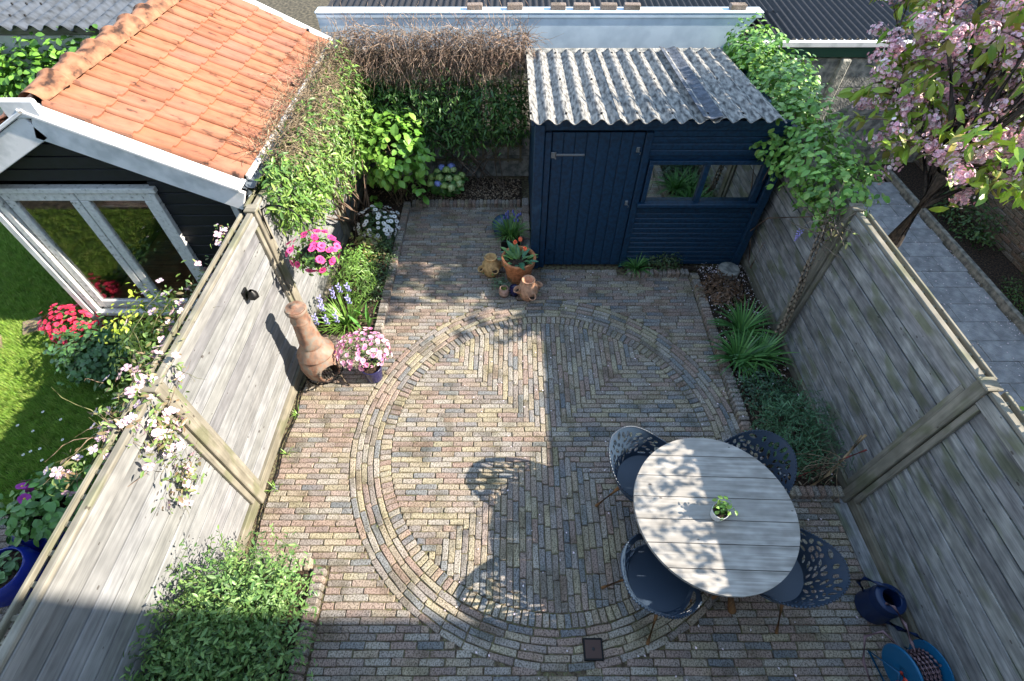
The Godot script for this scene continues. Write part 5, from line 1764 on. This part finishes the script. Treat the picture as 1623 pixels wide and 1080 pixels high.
	bed_plant("blue_green_ground_cover", "dark blue-green ground cover below the agapanthus", Vector3(2.66, 0.03, -3.0), Vector3(0.3, 0.12, 0.3), 1100, leaf_mesh(0.03, 0.018), [Color(0.03, 0.075, 0.045), Color(0.045, 0.10, 0.05)], 62)
	var jn := thing("juniper_bush", "dense dark green feathery juniper bush in the right bed", "shrub", Vector3(2.68, 0.03, -2.42))
	pts = lumps(4200, Vector3(0, 0.24, 0), Vector3(0.36, 0.3, 0.46), 63, 0.35, 1.6, 0.5)
	leafy("needles", pts, leaf_mesh(0.05, 0.007, 0.3, 0.1).mesh(), [Color(0.035, 0.10, 0.045), Color(0.05, 0.14, 0.06), Color(0.08, 0.18, 0.08)], 0.7, 1.4, 0.4, jn, -0.3)
	stems("stems", Vector3.ZERO, 0.08, pts, 14, 0.009, Color(0.12, 0.08, 0.06), jn)
	var ds := thing("dead_stem", "bare dry broken stem with curled tendrils beside the juniper", "plant", Vector3(2.88, 0.03, -1.98))
	var db := MB.new()
	db.col = Color(0.42, 0.3, 0.17)
	db.tube([Vector3(-0.1, 0, 0.02), Vector3(-0.06, 0.25, 0.02), Vector3(0.02, 0.45, -0.05), Vector3(0.09, 0.7, -0.12)], [0.014, 0.014, 0.013, 0.012], 6)
	db.tube([Vector3(-0.06, 0, 0.0), Vector3(-0.03, 0.25, -0.01), Vector3(0.04, 0.45, -0.07), Vector3(0.1, 0.64, -0.15)], [0.01, 0.01, 0.009, 0.008], 6)
	part("stem", db.mesh(), M.twig, ds)
	twigs("tendrils", 26, func(): return [Vector3(rf(-0.12, 0.03), rf(0.15, 0.45), rf(-0.08, 0.05)), Vector3(-0.6, 0.3, 0)], 0.2, 0.5, 0.0035, [Color(0.36, 0.27, 0.17), Color(0.25, 0.18, 0.12)], ds, 1.2)
	# wisteria
	var wi := thing("wisteria", "twisted grey wisteria trunk climbing the shaded fence post", "climber", Vector3(2.93, 0.03, -3.6))
	var wb := MB.new()
	wb.col = Color(0.3, 0.24, 0.18)
	for s in 3:
		var path := []
		var rr := []
		for i in 26:
			var t := i / 25.0
			var a := t * 9.0 + s * TAU / 3
			var rad := 0.03 * (1.0 - 0.3 * t)
			path.append(Vector3(cos(a) * rad + 0.03 * sin(t * 5.0), t * 1.62, sin(a) * rad - 0.2 * t))
			rr.append(0.023 * (1.0 - 0.45 * t))
		wb.tube(path, rr, 7)
	part("trunk", wb.mesh(), M.twig, wi)
	twigs("branches", 34, func(): return [Vector3(rf(-0.03, 0.05), rf(1.35, 1.68), rf(-0.28, -0.12)), Vector3(-0.3, 0.5, rf(-1, 1))], 0.2, 0.55, 0.006, [Color(0.32, 0.26, 0.2), Color(0.26, 0.2, 0.15)], wi, 0.2)
	leafy("leaves", lumps(60, Vector3(0.0, 1.62, -0.1), Vector3(0.16, 0.12, 0.3), 5, 0.4, 1.2, 0.8), leaf_mesh(0.04, 0.016).mesh(), [Color(0.2, 0.26, 0.06), Color(0.24, 0.2, 0.07)], 0.7, 1.3, 0.6, wi)
	var ra := MB.new()
	for k in 34:
		ra.col = pick_col([Color(0.3, 0.27, 0.65), Color(0.42, 0.38, 0.72)])
		var t := k / 34.0
		var a := k * 2.4
		ra.lathe([Vector2(0.0001, 0.008), Vector2(0.009, 0.0), Vector2(0.0001, -0.007)], 5, Vector3(cos(a) * 0.026 * (1 - t), -0.13 * t, sin(a) * 0.026 * (1 - t)))
	part("flower_cluster", ra.mesh(), M.petal, wi, Vector3(-0.22, 1.5, -0.22))
	# climbing hydrangea over the fence by the shed
	var ch := thing("climbing_hydrangea", "bright green climbing hydrangea heaped over the fence beside the shed roof", "climber", Vector3(3.1, 0, -5.4))
	o = ch.position
	pts = []
	for q in [[3.05, 1.95, -7.0, 0.36, 0.34, 0.34], [3.0, 1.92, -6.45, 0.36, 0.34, 0.4], [3.02, 1.88, -5.85, 0.38, 0.36, 0.42], [3.05, 1.82, -5.2, 0.36, 0.38, 0.42], [3.08, 1.76, -4.65, 0.34, 0.38, 0.4], [3.1, 1.74, -4.15, 0.28, 0.34, 0.32], [2.75, 1.72, -5.0, 0.2, 0.16, 0.16], [3.35, 1.8, -6.2, 0.3, 0.35, 0.6]]:
		pts.append_array(lumps(720 if q[3] > 0.25 else 120, Vector3(q[0], q[1], q[2]) - o, Vector3(q[3], q[4], q[5]), int(q[2] * 10), 0.32, 2.0, 0.4))
	leafy("leaves", pts, leaf_mesh(0.075, 0.055, 0.15, 0.25).mesh(), [Color(0.13, 0.3, 0.05), Color(0.2, 0.4, 0.07), Color(0.09, 0.22, 0.04), Color(0.27, 0.44, 0.1)], 0.6, 1.15, 1.0, ch)
	stems("stems", Vector3(0.12, 0.0, 0.3), 0.3, pts, 20, 0.014, Color(0.2, 0.14, 0.1), ch)
	# climber on the white wall, left
	var wl := thing("wall_creeper", "glossy bright green climber on the white wall behind the garden house", "climber", Vector3(-6.0, 0, -7.45))
	o = wl.position
	pts = []
	for q in [[-6.7, 1.35, 0.6, 0.5], [-6.1, 1.5, 0.55, 0.45], [-5.5, 1.6, 0.5, 0.4], [-5.0, 1.72, 0.4, 0.3], [-5.9, 0.9, 0.3, 0.4], [-7.4, 1.5, 0.5, 0.4], [-4.5, 1.75, 0.35, 0.26]]:
		pts.append_array(lumps(520, Vector3(q[0], q[1], -7.38) - o, Vector3(q[2], q[3], 0.25), int(q[0] * 77), 0.4, 2.0, 0.35))
	leafy("leaves", pts, leaf_mesh(0.12, 0.09, 0.15, 0.2).mesh(), [Color(0.14, 0.33, 0.04), Color(0.22, 0.45, 0.07), Color(0.09, 0.22, 0.03)], 0.6, 1.15, 1.2, wl)
	stems("stems", Vector3(0.3, 0.0, 0.0), 0.3, pts, 20, 0.014, Color(0.22, 0.16, 0.12), wl)
	# big shrub bottom left
	var sh := thing("evergreen_shrub", "big loose evergreen shrub with small oval leaves before the fence", "shrub", Vector3(-1.98, 0.03, -0.8))
	pts = []
	for q in [[0.0, 0.42, 0.0, 0.44, 0.42, 0.44], [0.12, 0.34, -0.2, 0.3, 0.34, 0.3], [-0.1, 0.42, 0.4, 0.42, 0.42, 0.42], [0.2, 0.3, 0.25, 0.32, 0.34, 0.42], [-0.08, 0.7, 0.0, 0.3, 0.28, 0.34], [-0.14, 0.68, 0.34, 0.26, 0.24, 0.3]]:
		pts.append_array(lumps(1650, Vector3(q[0], q[1], q[2]), Vector3(q[3], q[4], q[5]), int(q[0] * 100) + 7, 0.5, 3.0, 0.6))
	leafy("leaves", pts, leaf_mesh(0.042, 0.015, 0.2, 0.1).mesh(), [Color(0.09, 0.19, 0.05), Color(0.13, 0.25, 0.07), Color(0.2, 0.33, 0.1), Color(0.055, 0.13, 0.035)], 0.7, 1.3, 0.8, sh, -0.4)
	stems("stems", Vector3.ZERO, 0.12, pts, 60, 0.006, Color(0.16, 0.13, 0.08), sh)
	var shoot := MB.new()
	shoot.col = Color(0.16, 0.2, 0.07)
	var sx := []
	var scol := []
	for k in 260:
		var p: Vector3 = pts[rng.randi() % pts.size()][0]
		if p.y < 0.3:
			continue
		var d := Vector3(rf(-0.8, 0.8), rf(0.4, 1.0), rf(-0.8, 0.7)).normalized()
		var l := rf(0.1, 0.22)
		shoot.tube([p, p + d * l * 0.5, p + d * l], [0.003, 0.0025, 0.0015], 4)
		for j in 9:
			var a := rf(0, TAU)
			var sd := (d + rdir() * 0.9).normalized()
			sx.append(Transform3D(leaf_basis(sd, rdir() + Vector3.UP, rf(0.6, 1.0)), p + d * l * (j + 1) / 9.0))
			scol.append(pick_col([Color(0.14, 0.26, 0.07), Color(0.2, 0.32, 0.09)]))
	part("shoots", shoot.mesh(), M.twig, sh)
	scatter("shoot_leaves", leaf_mesh(0.04, 0.015).mesh(), M.leaf, sx, scol, sh)
	# left neighbour's plants
	var az := bed_plant("red_azalea", "low azalea covered in crimson flowers beside the white corner board", Vector3(-5.02, 0, -3.82), Vector3(0.24, 0.24, 0.22), 260, leaf_mesh(0.04, 0.02), [Color(0.06, 0.12, 0.03), Color(0.1, 0.17, 0.04)], 71)
	flowers_on(az, lumps(200, Vector3(0, 0.19, 0), Vector3(0.26, 0.22, 0.23), 71, 0.25, 1.5, 0.08, 0.08), [flower_mesh(5, 0.026, 0.5, Color(0.6, 0.02, 0.07), Color(0.4, 0.02, 0.05), 0.008, 1.0), flower_mesh(5, 0.026, 0.5, Color(0.68, 0.04, 0.11), Color(0.4, 0.02, 0.05), 0.008, 1.0)], 0.8, 1.2)
	bed_plant("geranium_mound", "rounded blue-green leafy mound on the lawn edge", Vector3(-4.4, 0, -3.36), Vector3(0.42, 0.32, 0.34), 2000, leaf_mesh(0.048, 0.045, 0.1, 0.15), [Color(0.07, 0.17, 0.05), Color(0.10, 0.22, 0.07), Color(0.05, 0.13, 0.04)], 72)
	bed_plant("golden_shrub", "yellow-green golden shrub against the far side of the fence", Vector3(-3.42, 0, -3.15), Vector3(0.36, 0.45, 0.4), 1500, leaf_mesh(0.045, 0.024), [Color(0.34, 0.42, 0.04), Color(0.24, 0.36, 0.04), Color(0.42, 0.48, 0.07)], 73, 0.45)
	var cm := thing("pink_clematis", "pale pink flowering clematis trailing over the top of the sunlit fence", "climber", Vector3(-2.45, 0, -2.0))
	o = cm.position
	var core := []
	for q in [[-2.42, 1.78, -1.9, 0.18, 0.14, 0.35, 420], [-2.45, 1.74, -1.55, 0.14, 0.12, 0.26, 220], [-2.27, 1.6, -1.65, 0.07, 0.26, 0.26, 260], [-2.27, 1.2, -1.5, 0.05, 0.2, 0.22, 130], [-2.55, 1.7, -2.5, 0.12, 0.2, 0.5, 240], [-2.6, 1.5, -3.1, 0.1, 0.25, 0.3, 130], [-2.48, 1.72, -3.45, 0.06, 0.14, 0.14, 70], [-2.6, 1.72, -1.3, 0.1, 0.08, 0.15, 50]]:
		core.append_array(lumps(q[6], Vector3(q[0], q[1], q[2]) - o, Vector3(q[3], q[4], q[5]), int(q[2] * 31), 0.4, 2.0, 0.9))
	leafy("leaves", core, leaf_mesh(0.04, 0.018).mesh(), [Color(0.12, 0.2, 0.05), Color(0.16, 0.26, 0.07), Color(0.2, 0.14, 0.08)], 0.7, 1.3, 0.6, cm)
	twigs("vines", 70, func(): return [core[rng.randi() % core.size()][0], Vector3(0, 0.1, rf(-1, 1))], 0.15, 0.45, 0.0028, [Color(0.25, 0.17, 0.12), Color(0.2, 0.2, 0.09)], cm, 0.6)
	var cf := []
	for k in 210:
		cf.append(core[rng.randi() % core.size()])
	flowers_on(cm, cf, [flower_mesh(4, 0.029, 0.15, Color(0.55, 0.37, 0.45), Color(0.6, 0.55, 0.3), 0.007, 0.6), flower_mesh(4, 0.029, 0.3, Color(0.6, 0.46, 0.53), Color(0.6, 0.55, 0.3), 0.007, 0.6)], 0.8, 1.25)
	# right neighbour
	bed_plant("low_hedge", "dark low shrub at the foot of the old brick wall", Vector3(6.4, 0, -5.9), Vector3(0.28, 0.3, 0.7), 900, leaf_mesh(0.05, 0.025), [Color(0.04, 0.1, 0.03), Color(0.07, 0.14, 0.04)], 75)
	bed_plant("moss_cushion", "dark green cushion plant on the kerb of the tiled path", Vector3(6.3, 0, -4.3), Vector3(0.26, 0.16, 0.4), 800, leaf_mesh(0.03, 0.012), [Color(0.04, 0.1, 0.02), Color(0.07, 0.15, 0.03)], 76)
	var ls := bed_plant("leafy_shrub", "light green leafy shrub beyond the shaded fence", Vector3(3.62, 0, -1.25), Vector3(0.42, 0.62, 0.8), 900, leaf_mesh(0.07, 0.035), [Color(0.12, 0.26, 0.05), Color(0.2, 0.36, 0.08)], 77, 1.55)
	ls.get_child(0)

func M_leaf_green() -> void:
	# tulip leaves use plain mesh parts; tint them through a material of their own
	var m := mat(lin(0.1, 0.27, 0.06), 0.4)
	m.backlight_enabled = true
	m.backlight = Color(0.3, 0.4, 0.1)
	for c in get_children():
		if String(c.name).begins_with("tulip_leaves"):
			for k in c.get_children():
				k.material_override = m

func bed_plant(called: String, label: String, at: Vector3, rad: Vector3, n: int, lm: MB, cols: Array, sd: int, lift := 0.0) -> Node3D:
	var t := thing(called, label, "plant", at)
	var pts := lumps(n, Vector3(0, maxf(rad.y * 0.75, 0.03) + lift, 0), rad, sd, 0.3, 1.7, 0.5)
	leafy("leaves", pts, lm.mesh(), cols, 0.7, 1.3, 0.8, t)
	stems("stems", Vector3.ZERO, rad.x * 0.25, pts, 12, 0.005 if lift == 0.0 else 0.015, Color(0.16, 0.12, 0.07), t)
	return t

func cherry() -> void:
	var t := thing("cherry_tree", "pink blossoming cherry tree rising beyond the shaded fence", "tree", Vector3(3.78, 0, -3.95))
	var wood := MB.new()
	var twigsb := MB.new()
	twigsb.col = Color(0.16, 0.1, 0.08)
	var tips := []
	wood.tube([Vector3(0, -0.05, 0), Vector3(0.01, 0.6, 0), Vector3(-0.02, 1.3, 0.02), Vector3(0.02, 2.05, 0)], [0.1, 0.085, 0.078, 0.07], 10)
	var ends := [[1.6, 3.9, -0.4], [0.6, 4.2, -0.7], [-0.3, 3.3, -1.1], [1.7, 3.2, -1.4], [2.2, 3.6, 0.3], [0.9, 4.5, 0.1], [0.2, 3.9, -0.3], [1.3, 2.7, -0.9], [0.5, 2.6, -1.6], [2.4, 4.0, -0.8], [-0.45, 2.55, -0.9], [-0.3, 2.35, -0.35], [2.6, 3.0, -0.6], [-0.1, 2.2, 0.1], [1.0, 2.3, -0.4], [0.2, 2.25, -1.3], [0.9, 2.1, -1.2], [0.55, 2.2, 0.05], [1.7, 2.2, -0.6], [0.35, 2.9, -0.6], [1.2, 3.4, -1.0], [-0.2, 2.9, -1.5], [0.7, 3.3, -1.9], [1.1, 3.8, -1.8], [0.5, 3.9, -1.6], [1.2, 3.1, -2.1], [0.9, 3.5, -1.3], [0.3, 3.5, -2.0], [0.8, 4.2, -1.2], [1.5, 3.6, -1.7]]
	for e in ends:
		var b := Vector3(e[0], e[1], e[2])
		var a := Vector3(0.02, rf(1.7, 2.05), 0)
		var mid := a.lerp(b, 0.5) + Vector3(rf(-0.1, 0.1), rf(0.0, 0.2), rf(-0.1, 0.1))
		var path := [a, a.lerp(mid, 0.5) + Vector3(0, 0.06, 0), mid, mid.lerp(b, 0.5), b]
		wood.tube(path, [0.032, 0.026, 0.02, 0.014, 0.006], 7)
		for k in 13:
			var f := rf(0.4, 1.0)
			var p := a.lerp(mid, f * 2.0) if f < 0.5 else mid.lerp(b, f * 2.0 - 1.0)
			var d := (rdir() + (b - a).normalized() * 0.7 + Vector3.DOWN * 0.1).normalized()
			var l := rf(0.25, 0.6)
			var q := p + d * l
			twigsb.tube([p, p + d * l * 0.5 + Vector3(0, 0.03, 0), q], [0.008, 0.006, 0.003], 4)
			tips.append([p, q])
	part("trunk", wood.mesh(), M.bark, t)
	part("twigs", twigsb.mesh(), M.twig, t)
	var xl := []
	var cl := []
	var xb := []
	var cb := []
	for s in tips:
		var bl := rng.randf() < 0.68
		for k in (6 if bl else 12):
			var p: Vector3 = s[0].lerp(s[1], rf(0.3, 1.05)) + rdir() * 0.05
			xl.append(Transform3D(leaf_basis(rdir() + Vector3.DOWN * 0.5, rdir() + Vector3.UP * 0.8, rf(0.7, 1.25)), p))
			cl.append(pick_col([Color(0.2, 0.33, 0.04), Color(0.3, 0.42, 0.05), Color(0.32, 0.28, 0.07), Color(0.22, 0.36, 0.05)]))
		if bl:
			for c in 5:
				var ce: Vector3 = s[0].lerp(s[1], rf(0.15, 1.0))
				for k in 20:
					var d := rdir()
					var p := ce + d * rf(0.02, 0.085)
					var x := d.cross(Vector3(0.3, 0.5, 0.8)).normalized()
					xb.append(Transform3D(Basis(x, d, x.cross(d)).scaled(Vector3.ONE * rf(0.5, 0.8)), p))
					cb.append(pick_col([Color(0.8, 0.5, 0.56), Color(0.85, 0.64, 0.68), Color(0.74, 0.4, 0.49), Color(0.88, 0.77, 0.78)]))
	scatter("leaves", leaf_mesh(0.13, 0.056, 0.2, 0.3).mesh(), M.leaf, xl, cl, t)
	scatter("blossom", flower_mesh(6, 0.024, 0.8, Color(1, 1, 1), Color(0.9, 0.7, 0.75), 0.006, 1.0), M.petal, xb, cb, t)

func tag_stuff(o: Node3D, label: String, cat: String) -> void:
	o.set_meta("kind", "stuff")
	o.set_meta("label", label)
	o.set_meta("category", cat)

func litter() -> void:
	# lawn grass
	var tuft := MB.new()
	for k in 7:
		var a := k * 2.39
		var d := Vector3(cos(a), 0, sin(a))
		var t := Vector3(-sin(a), 0, cos(a)) * 0.0028
		var p := d * 0.012
		var h := 0.032 + 0.012 * (k % 3)
		tuft.tri(p - t, p + t, p + d * h * 0.45 + Vector3(0, h, 0), d * -1.0 + Vector3.UP * 0.6)
	var xf := []
	var cs := []
	while xf.size() < 42000:
		var p := Vector3(rf(-9.5, -2.45), -0.02, rf(-7.4, -1.74))
		if p.x > -4.9 and p.x < -2.4 and p.z < -4.0:
			continue
		if not seen_at(p + Vector3(0.0, 0, 0)) and rng.randf() < 0.8:
			continue
		xf.append(Transform3D(Basis(Vector3.UP, rf(0, TAU)).scaled(Vector3.ONE * rf(0.8, 1.5)), p))
		cs.append(pick_col([Color(0.16, 0.3, 0.035), Color(0.24, 0.38, 0.05), Color(0.11, 0.23, 0.025), Color(0.33, 0.4, 0.09), Color(0.2, 0.36, 0.04)]))
	var gr := scatter(numbered("lawn_grass"), tuft.mesh(), M.grass, xf, cs, self)
	tag_stuff(gr, "short bright green lawn grass beyond the sunlit fence", "grass")
	# lawn daisies
	xf = []
	cs = []
	for k in 34:
		var p := Vector3(rf(-5.3, -3.4), 0.035, rf(-2.9, -1.85))
		xf.append(Transform3D(Basis.IDENTITY, p))
		cs.append(Color(0.85, 0.85, 0.82))
	tag_stuff(scatter(numbered("lawn_daisies"), flower_mesh(8, 0.014, 0.1, Color(1, 1, 1), Color(0.8, 0.6, 0.1), 0.005, 0.9), M.petal, xf, cs, self), "tiny white daisies scattered in the shaded lawn", "flowers")
	for q in [[-5.75, -4.05, 0.55], [-6.05, -3.75, 0.6]]:
		var sb := thing("stepping_bricks", "short row of brown bricks set into the lawn", "paving", Vector3(q[0], 0, q[1]), q[2], "stepping bricks in the lawn")
		for k in 4:
			part("brick", boxm(Vector3(0.2, 0.05, 0.055), 0.007, 0, Color(0.3, 0.22, 0.17)), M.brick, sb, Vector3(0, 0.005, k * 0.06))
	# petals
	var pe := MB.new()
	pe.quad(Vector3(-0.009, 0.001, 0), Vector3(0, 0.003, -0.006), Vector3(0.009, 0.001, 0), Vector3(0, 0.003, 0.007), Vector3.UP)
	xf = []
	cs = []
	for k in 1500:
		var p: Vector3
		if k < 330:
			p = Vector3(3.05 - 3.6 * pow(rng.randf(), 1.5), 0.004, rf(-6.2, -0.4))
			if p.x > 2.3 and p.z < -1.9:
				p.y = 0.08
		elif k < 1000:
			p = Vector3(rf(2.42, 3.03), 0.055 + rf(0, 0.03), -4.98 + 1.9 * pow(rng.randf(), 1.4))
		else:
			p = Vector3(6.0 - 2.4 * pow(rng.randf(), 2.2), 0.008, rf(-6.6, -2.2))
		xf.append(Transform3D(Basis(Vector3.UP, rf(0, TAU)) * Basis(Vector3.RIGHT, rf(-0.5, 0.5)) * Basis.from_scale(Vector3.ONE * rf(0.7, 1.4)), p))
		cs.append(pick_col([Color(0.8, 0.68, 0.72), Color(0.82, 0.76, 0.78)]))
	tag_stuff(scatter(numbered("fallen_petals"), pe.mesh(), M.petal, xf, cs, self), "pale fallen blossom petals scattered over paving and beds", "petals")
	# moss and tiny weeds in the paving joints
	xf = []
	cs = []
	for k in 900:
		var row := int(rf(0, 110))
		var p := Vector3(rf(-2.22, 2.28), -0.006, -0.0475 - row * 0.0555)
		if p.z < -3.85 and p.x < -1.5 or p.z < -5.0 and p.x > 0.1:
			continue
		if Vector2(p.x - RING_C.x, p.z - RING_C.z).length() < RING_R + 0.03:
			var a := rf(0, TAU)
			p = RING_C + Vector3(cos(a), 0, sin(a)) * (RING_R + 0.002 - 0.0565 * (rng.randi() % 6)) + Vector3(0, -0.006, 0)
		xf.append(Transform3D(Basis(Vector3.UP, rf(0, TAU)).scaled(Vector3(1, 0.5, 1) * rf(0.25, 0.6)), p))
		cs.append(pick_col([Color(0.13, 0.18, 0.04), Color(0.2, 0.22, 0.06), Color(0.24, 0.19, 0.1)]))
	tag_stuff(scatter(numbered("joint_moss"), tuft.mesh(), M.grass, xf, cs, self), "tiny tufts of moss and weed in the paving joints", "moss")
	# leaf litter in the beds
	xf = []
	cs = []
	for k in 2600:
		var p := Vector3(rf(-1.55, 0.12), 0.05, rf(-7.08, -6.5)) if k < 1500 else Vector3(rf(-2.26, -1.64), 0.05, rf(-7.0, -3.9))
		if k > 2000:
			p = Vector3(rf(2.43, 3.03), 0.05, rf(-5.0, -2.0))
		p.y += rf(-0.012, 0.02)
		xf.append(Transform3D(Basis(rdir(), rf(0, 0.7)) * Basis(Vector3.UP, rf(0, TAU)).scaled(Vector3.ONE * rf(0.5, 1.1)), p))
		cs.append(pick_col([Color(0.2, 0.13, 0.08), Color(0.3, 0.22, 0.15), Color(0.12, 0.08, 0.05), Color(0.38, 0.3, 0.22)]))
	tag_stuff(scatter(numbered("leaf_litter"), leaf_mesh(0.045, 0.018, 0.3, 0.3).mesh(), M.twig, xf, cs, self), "dry brown leaf litter covering the soil of the beds", "leaf litter")
	# weeds at the foot of the sunlit fence
	for q in [[-2.21, -2.75], [-2.2, -1.95], [-2.2, -2.3]]:
		var w := thing("small_weed", "small green weed growing at the foot of the sunlit fence", "weed", Vector3(q[0], 0, q[1]), 0, "weeds along the fence foot")
		strap_clump("leaves", 12, 0.05, 0.1, 0.008, 1.6, [Color(0.16, 0.3, 0.05), Color(0.22, 0.36, 0.08)], w, 0.05)

# ------------------------------------------------------------------ scene
func _ready() -> void:
	rng.seed = 20240511
	var cam := Camera3D.new()
	cam.name = "camera"
	cam.position = EYE
	cam.rotation_degrees = Vector3(-PITCH, 0, 0)
	cam.fov = 68.51
	cam.near = 0.02
	cam.far = 300.0
	add_child(cam)
	cam.current = true
	var env := Environment.new()
	env.background_mode = Environment.BG_SKY
	var sky := Sky.new()
	var sm_ := ProceduralSkyMaterial.new()
	sm_.sky_top_color = Color(0.54, 0.645, 0.775)
	sm_.sky_horizon_color = Color(0.84, 0.89, 0.95)
	sm_.sky_curve = 0.2
	sm_.ground_bottom_color = Color(0.3, 0.28, 0.25)
	sm_.ground_horizon_color = Color(0.6, 0.65, 0.7)
	sm_.sky_energy_multiplier = 0.98
	sky.sky_material = sm_
	env.sky = sky
	env.tonemap_mode = Environment.TONE_MAPPER_LINEAR
	env.tonemap_exposure = 2.75
	env.sdfgi_enabled = true
	env.ssao_enabled = true
	env.ssil_enabled = true
	var we := WorldEnvironment.new()
	we.name = "world_environment"
	we.environment = env
	add_child(we)
	var sun := DirectionalLight3D.new()
	sun.name = "sun"
	sun.light_color = Color(1.0, 0.95, 0.88)
	sun.light_energy = 1.58
	sun.light_angular_distance = 0.53
	sun.shadow_enabled = true
	add_child(sun)
	sun.look_at_from_position(Vector3(1.5, 1.0, 0.14) * 10.0, Vector3.ZERO, Vector3.UP)
	make_materials()
	make_bricks()
	surroundings()
	pave()
	beds()
	fences()
	shed()
	garden_house()
	table()
	chairs()
	small_things()
	planting()
	cherry()
	litter()
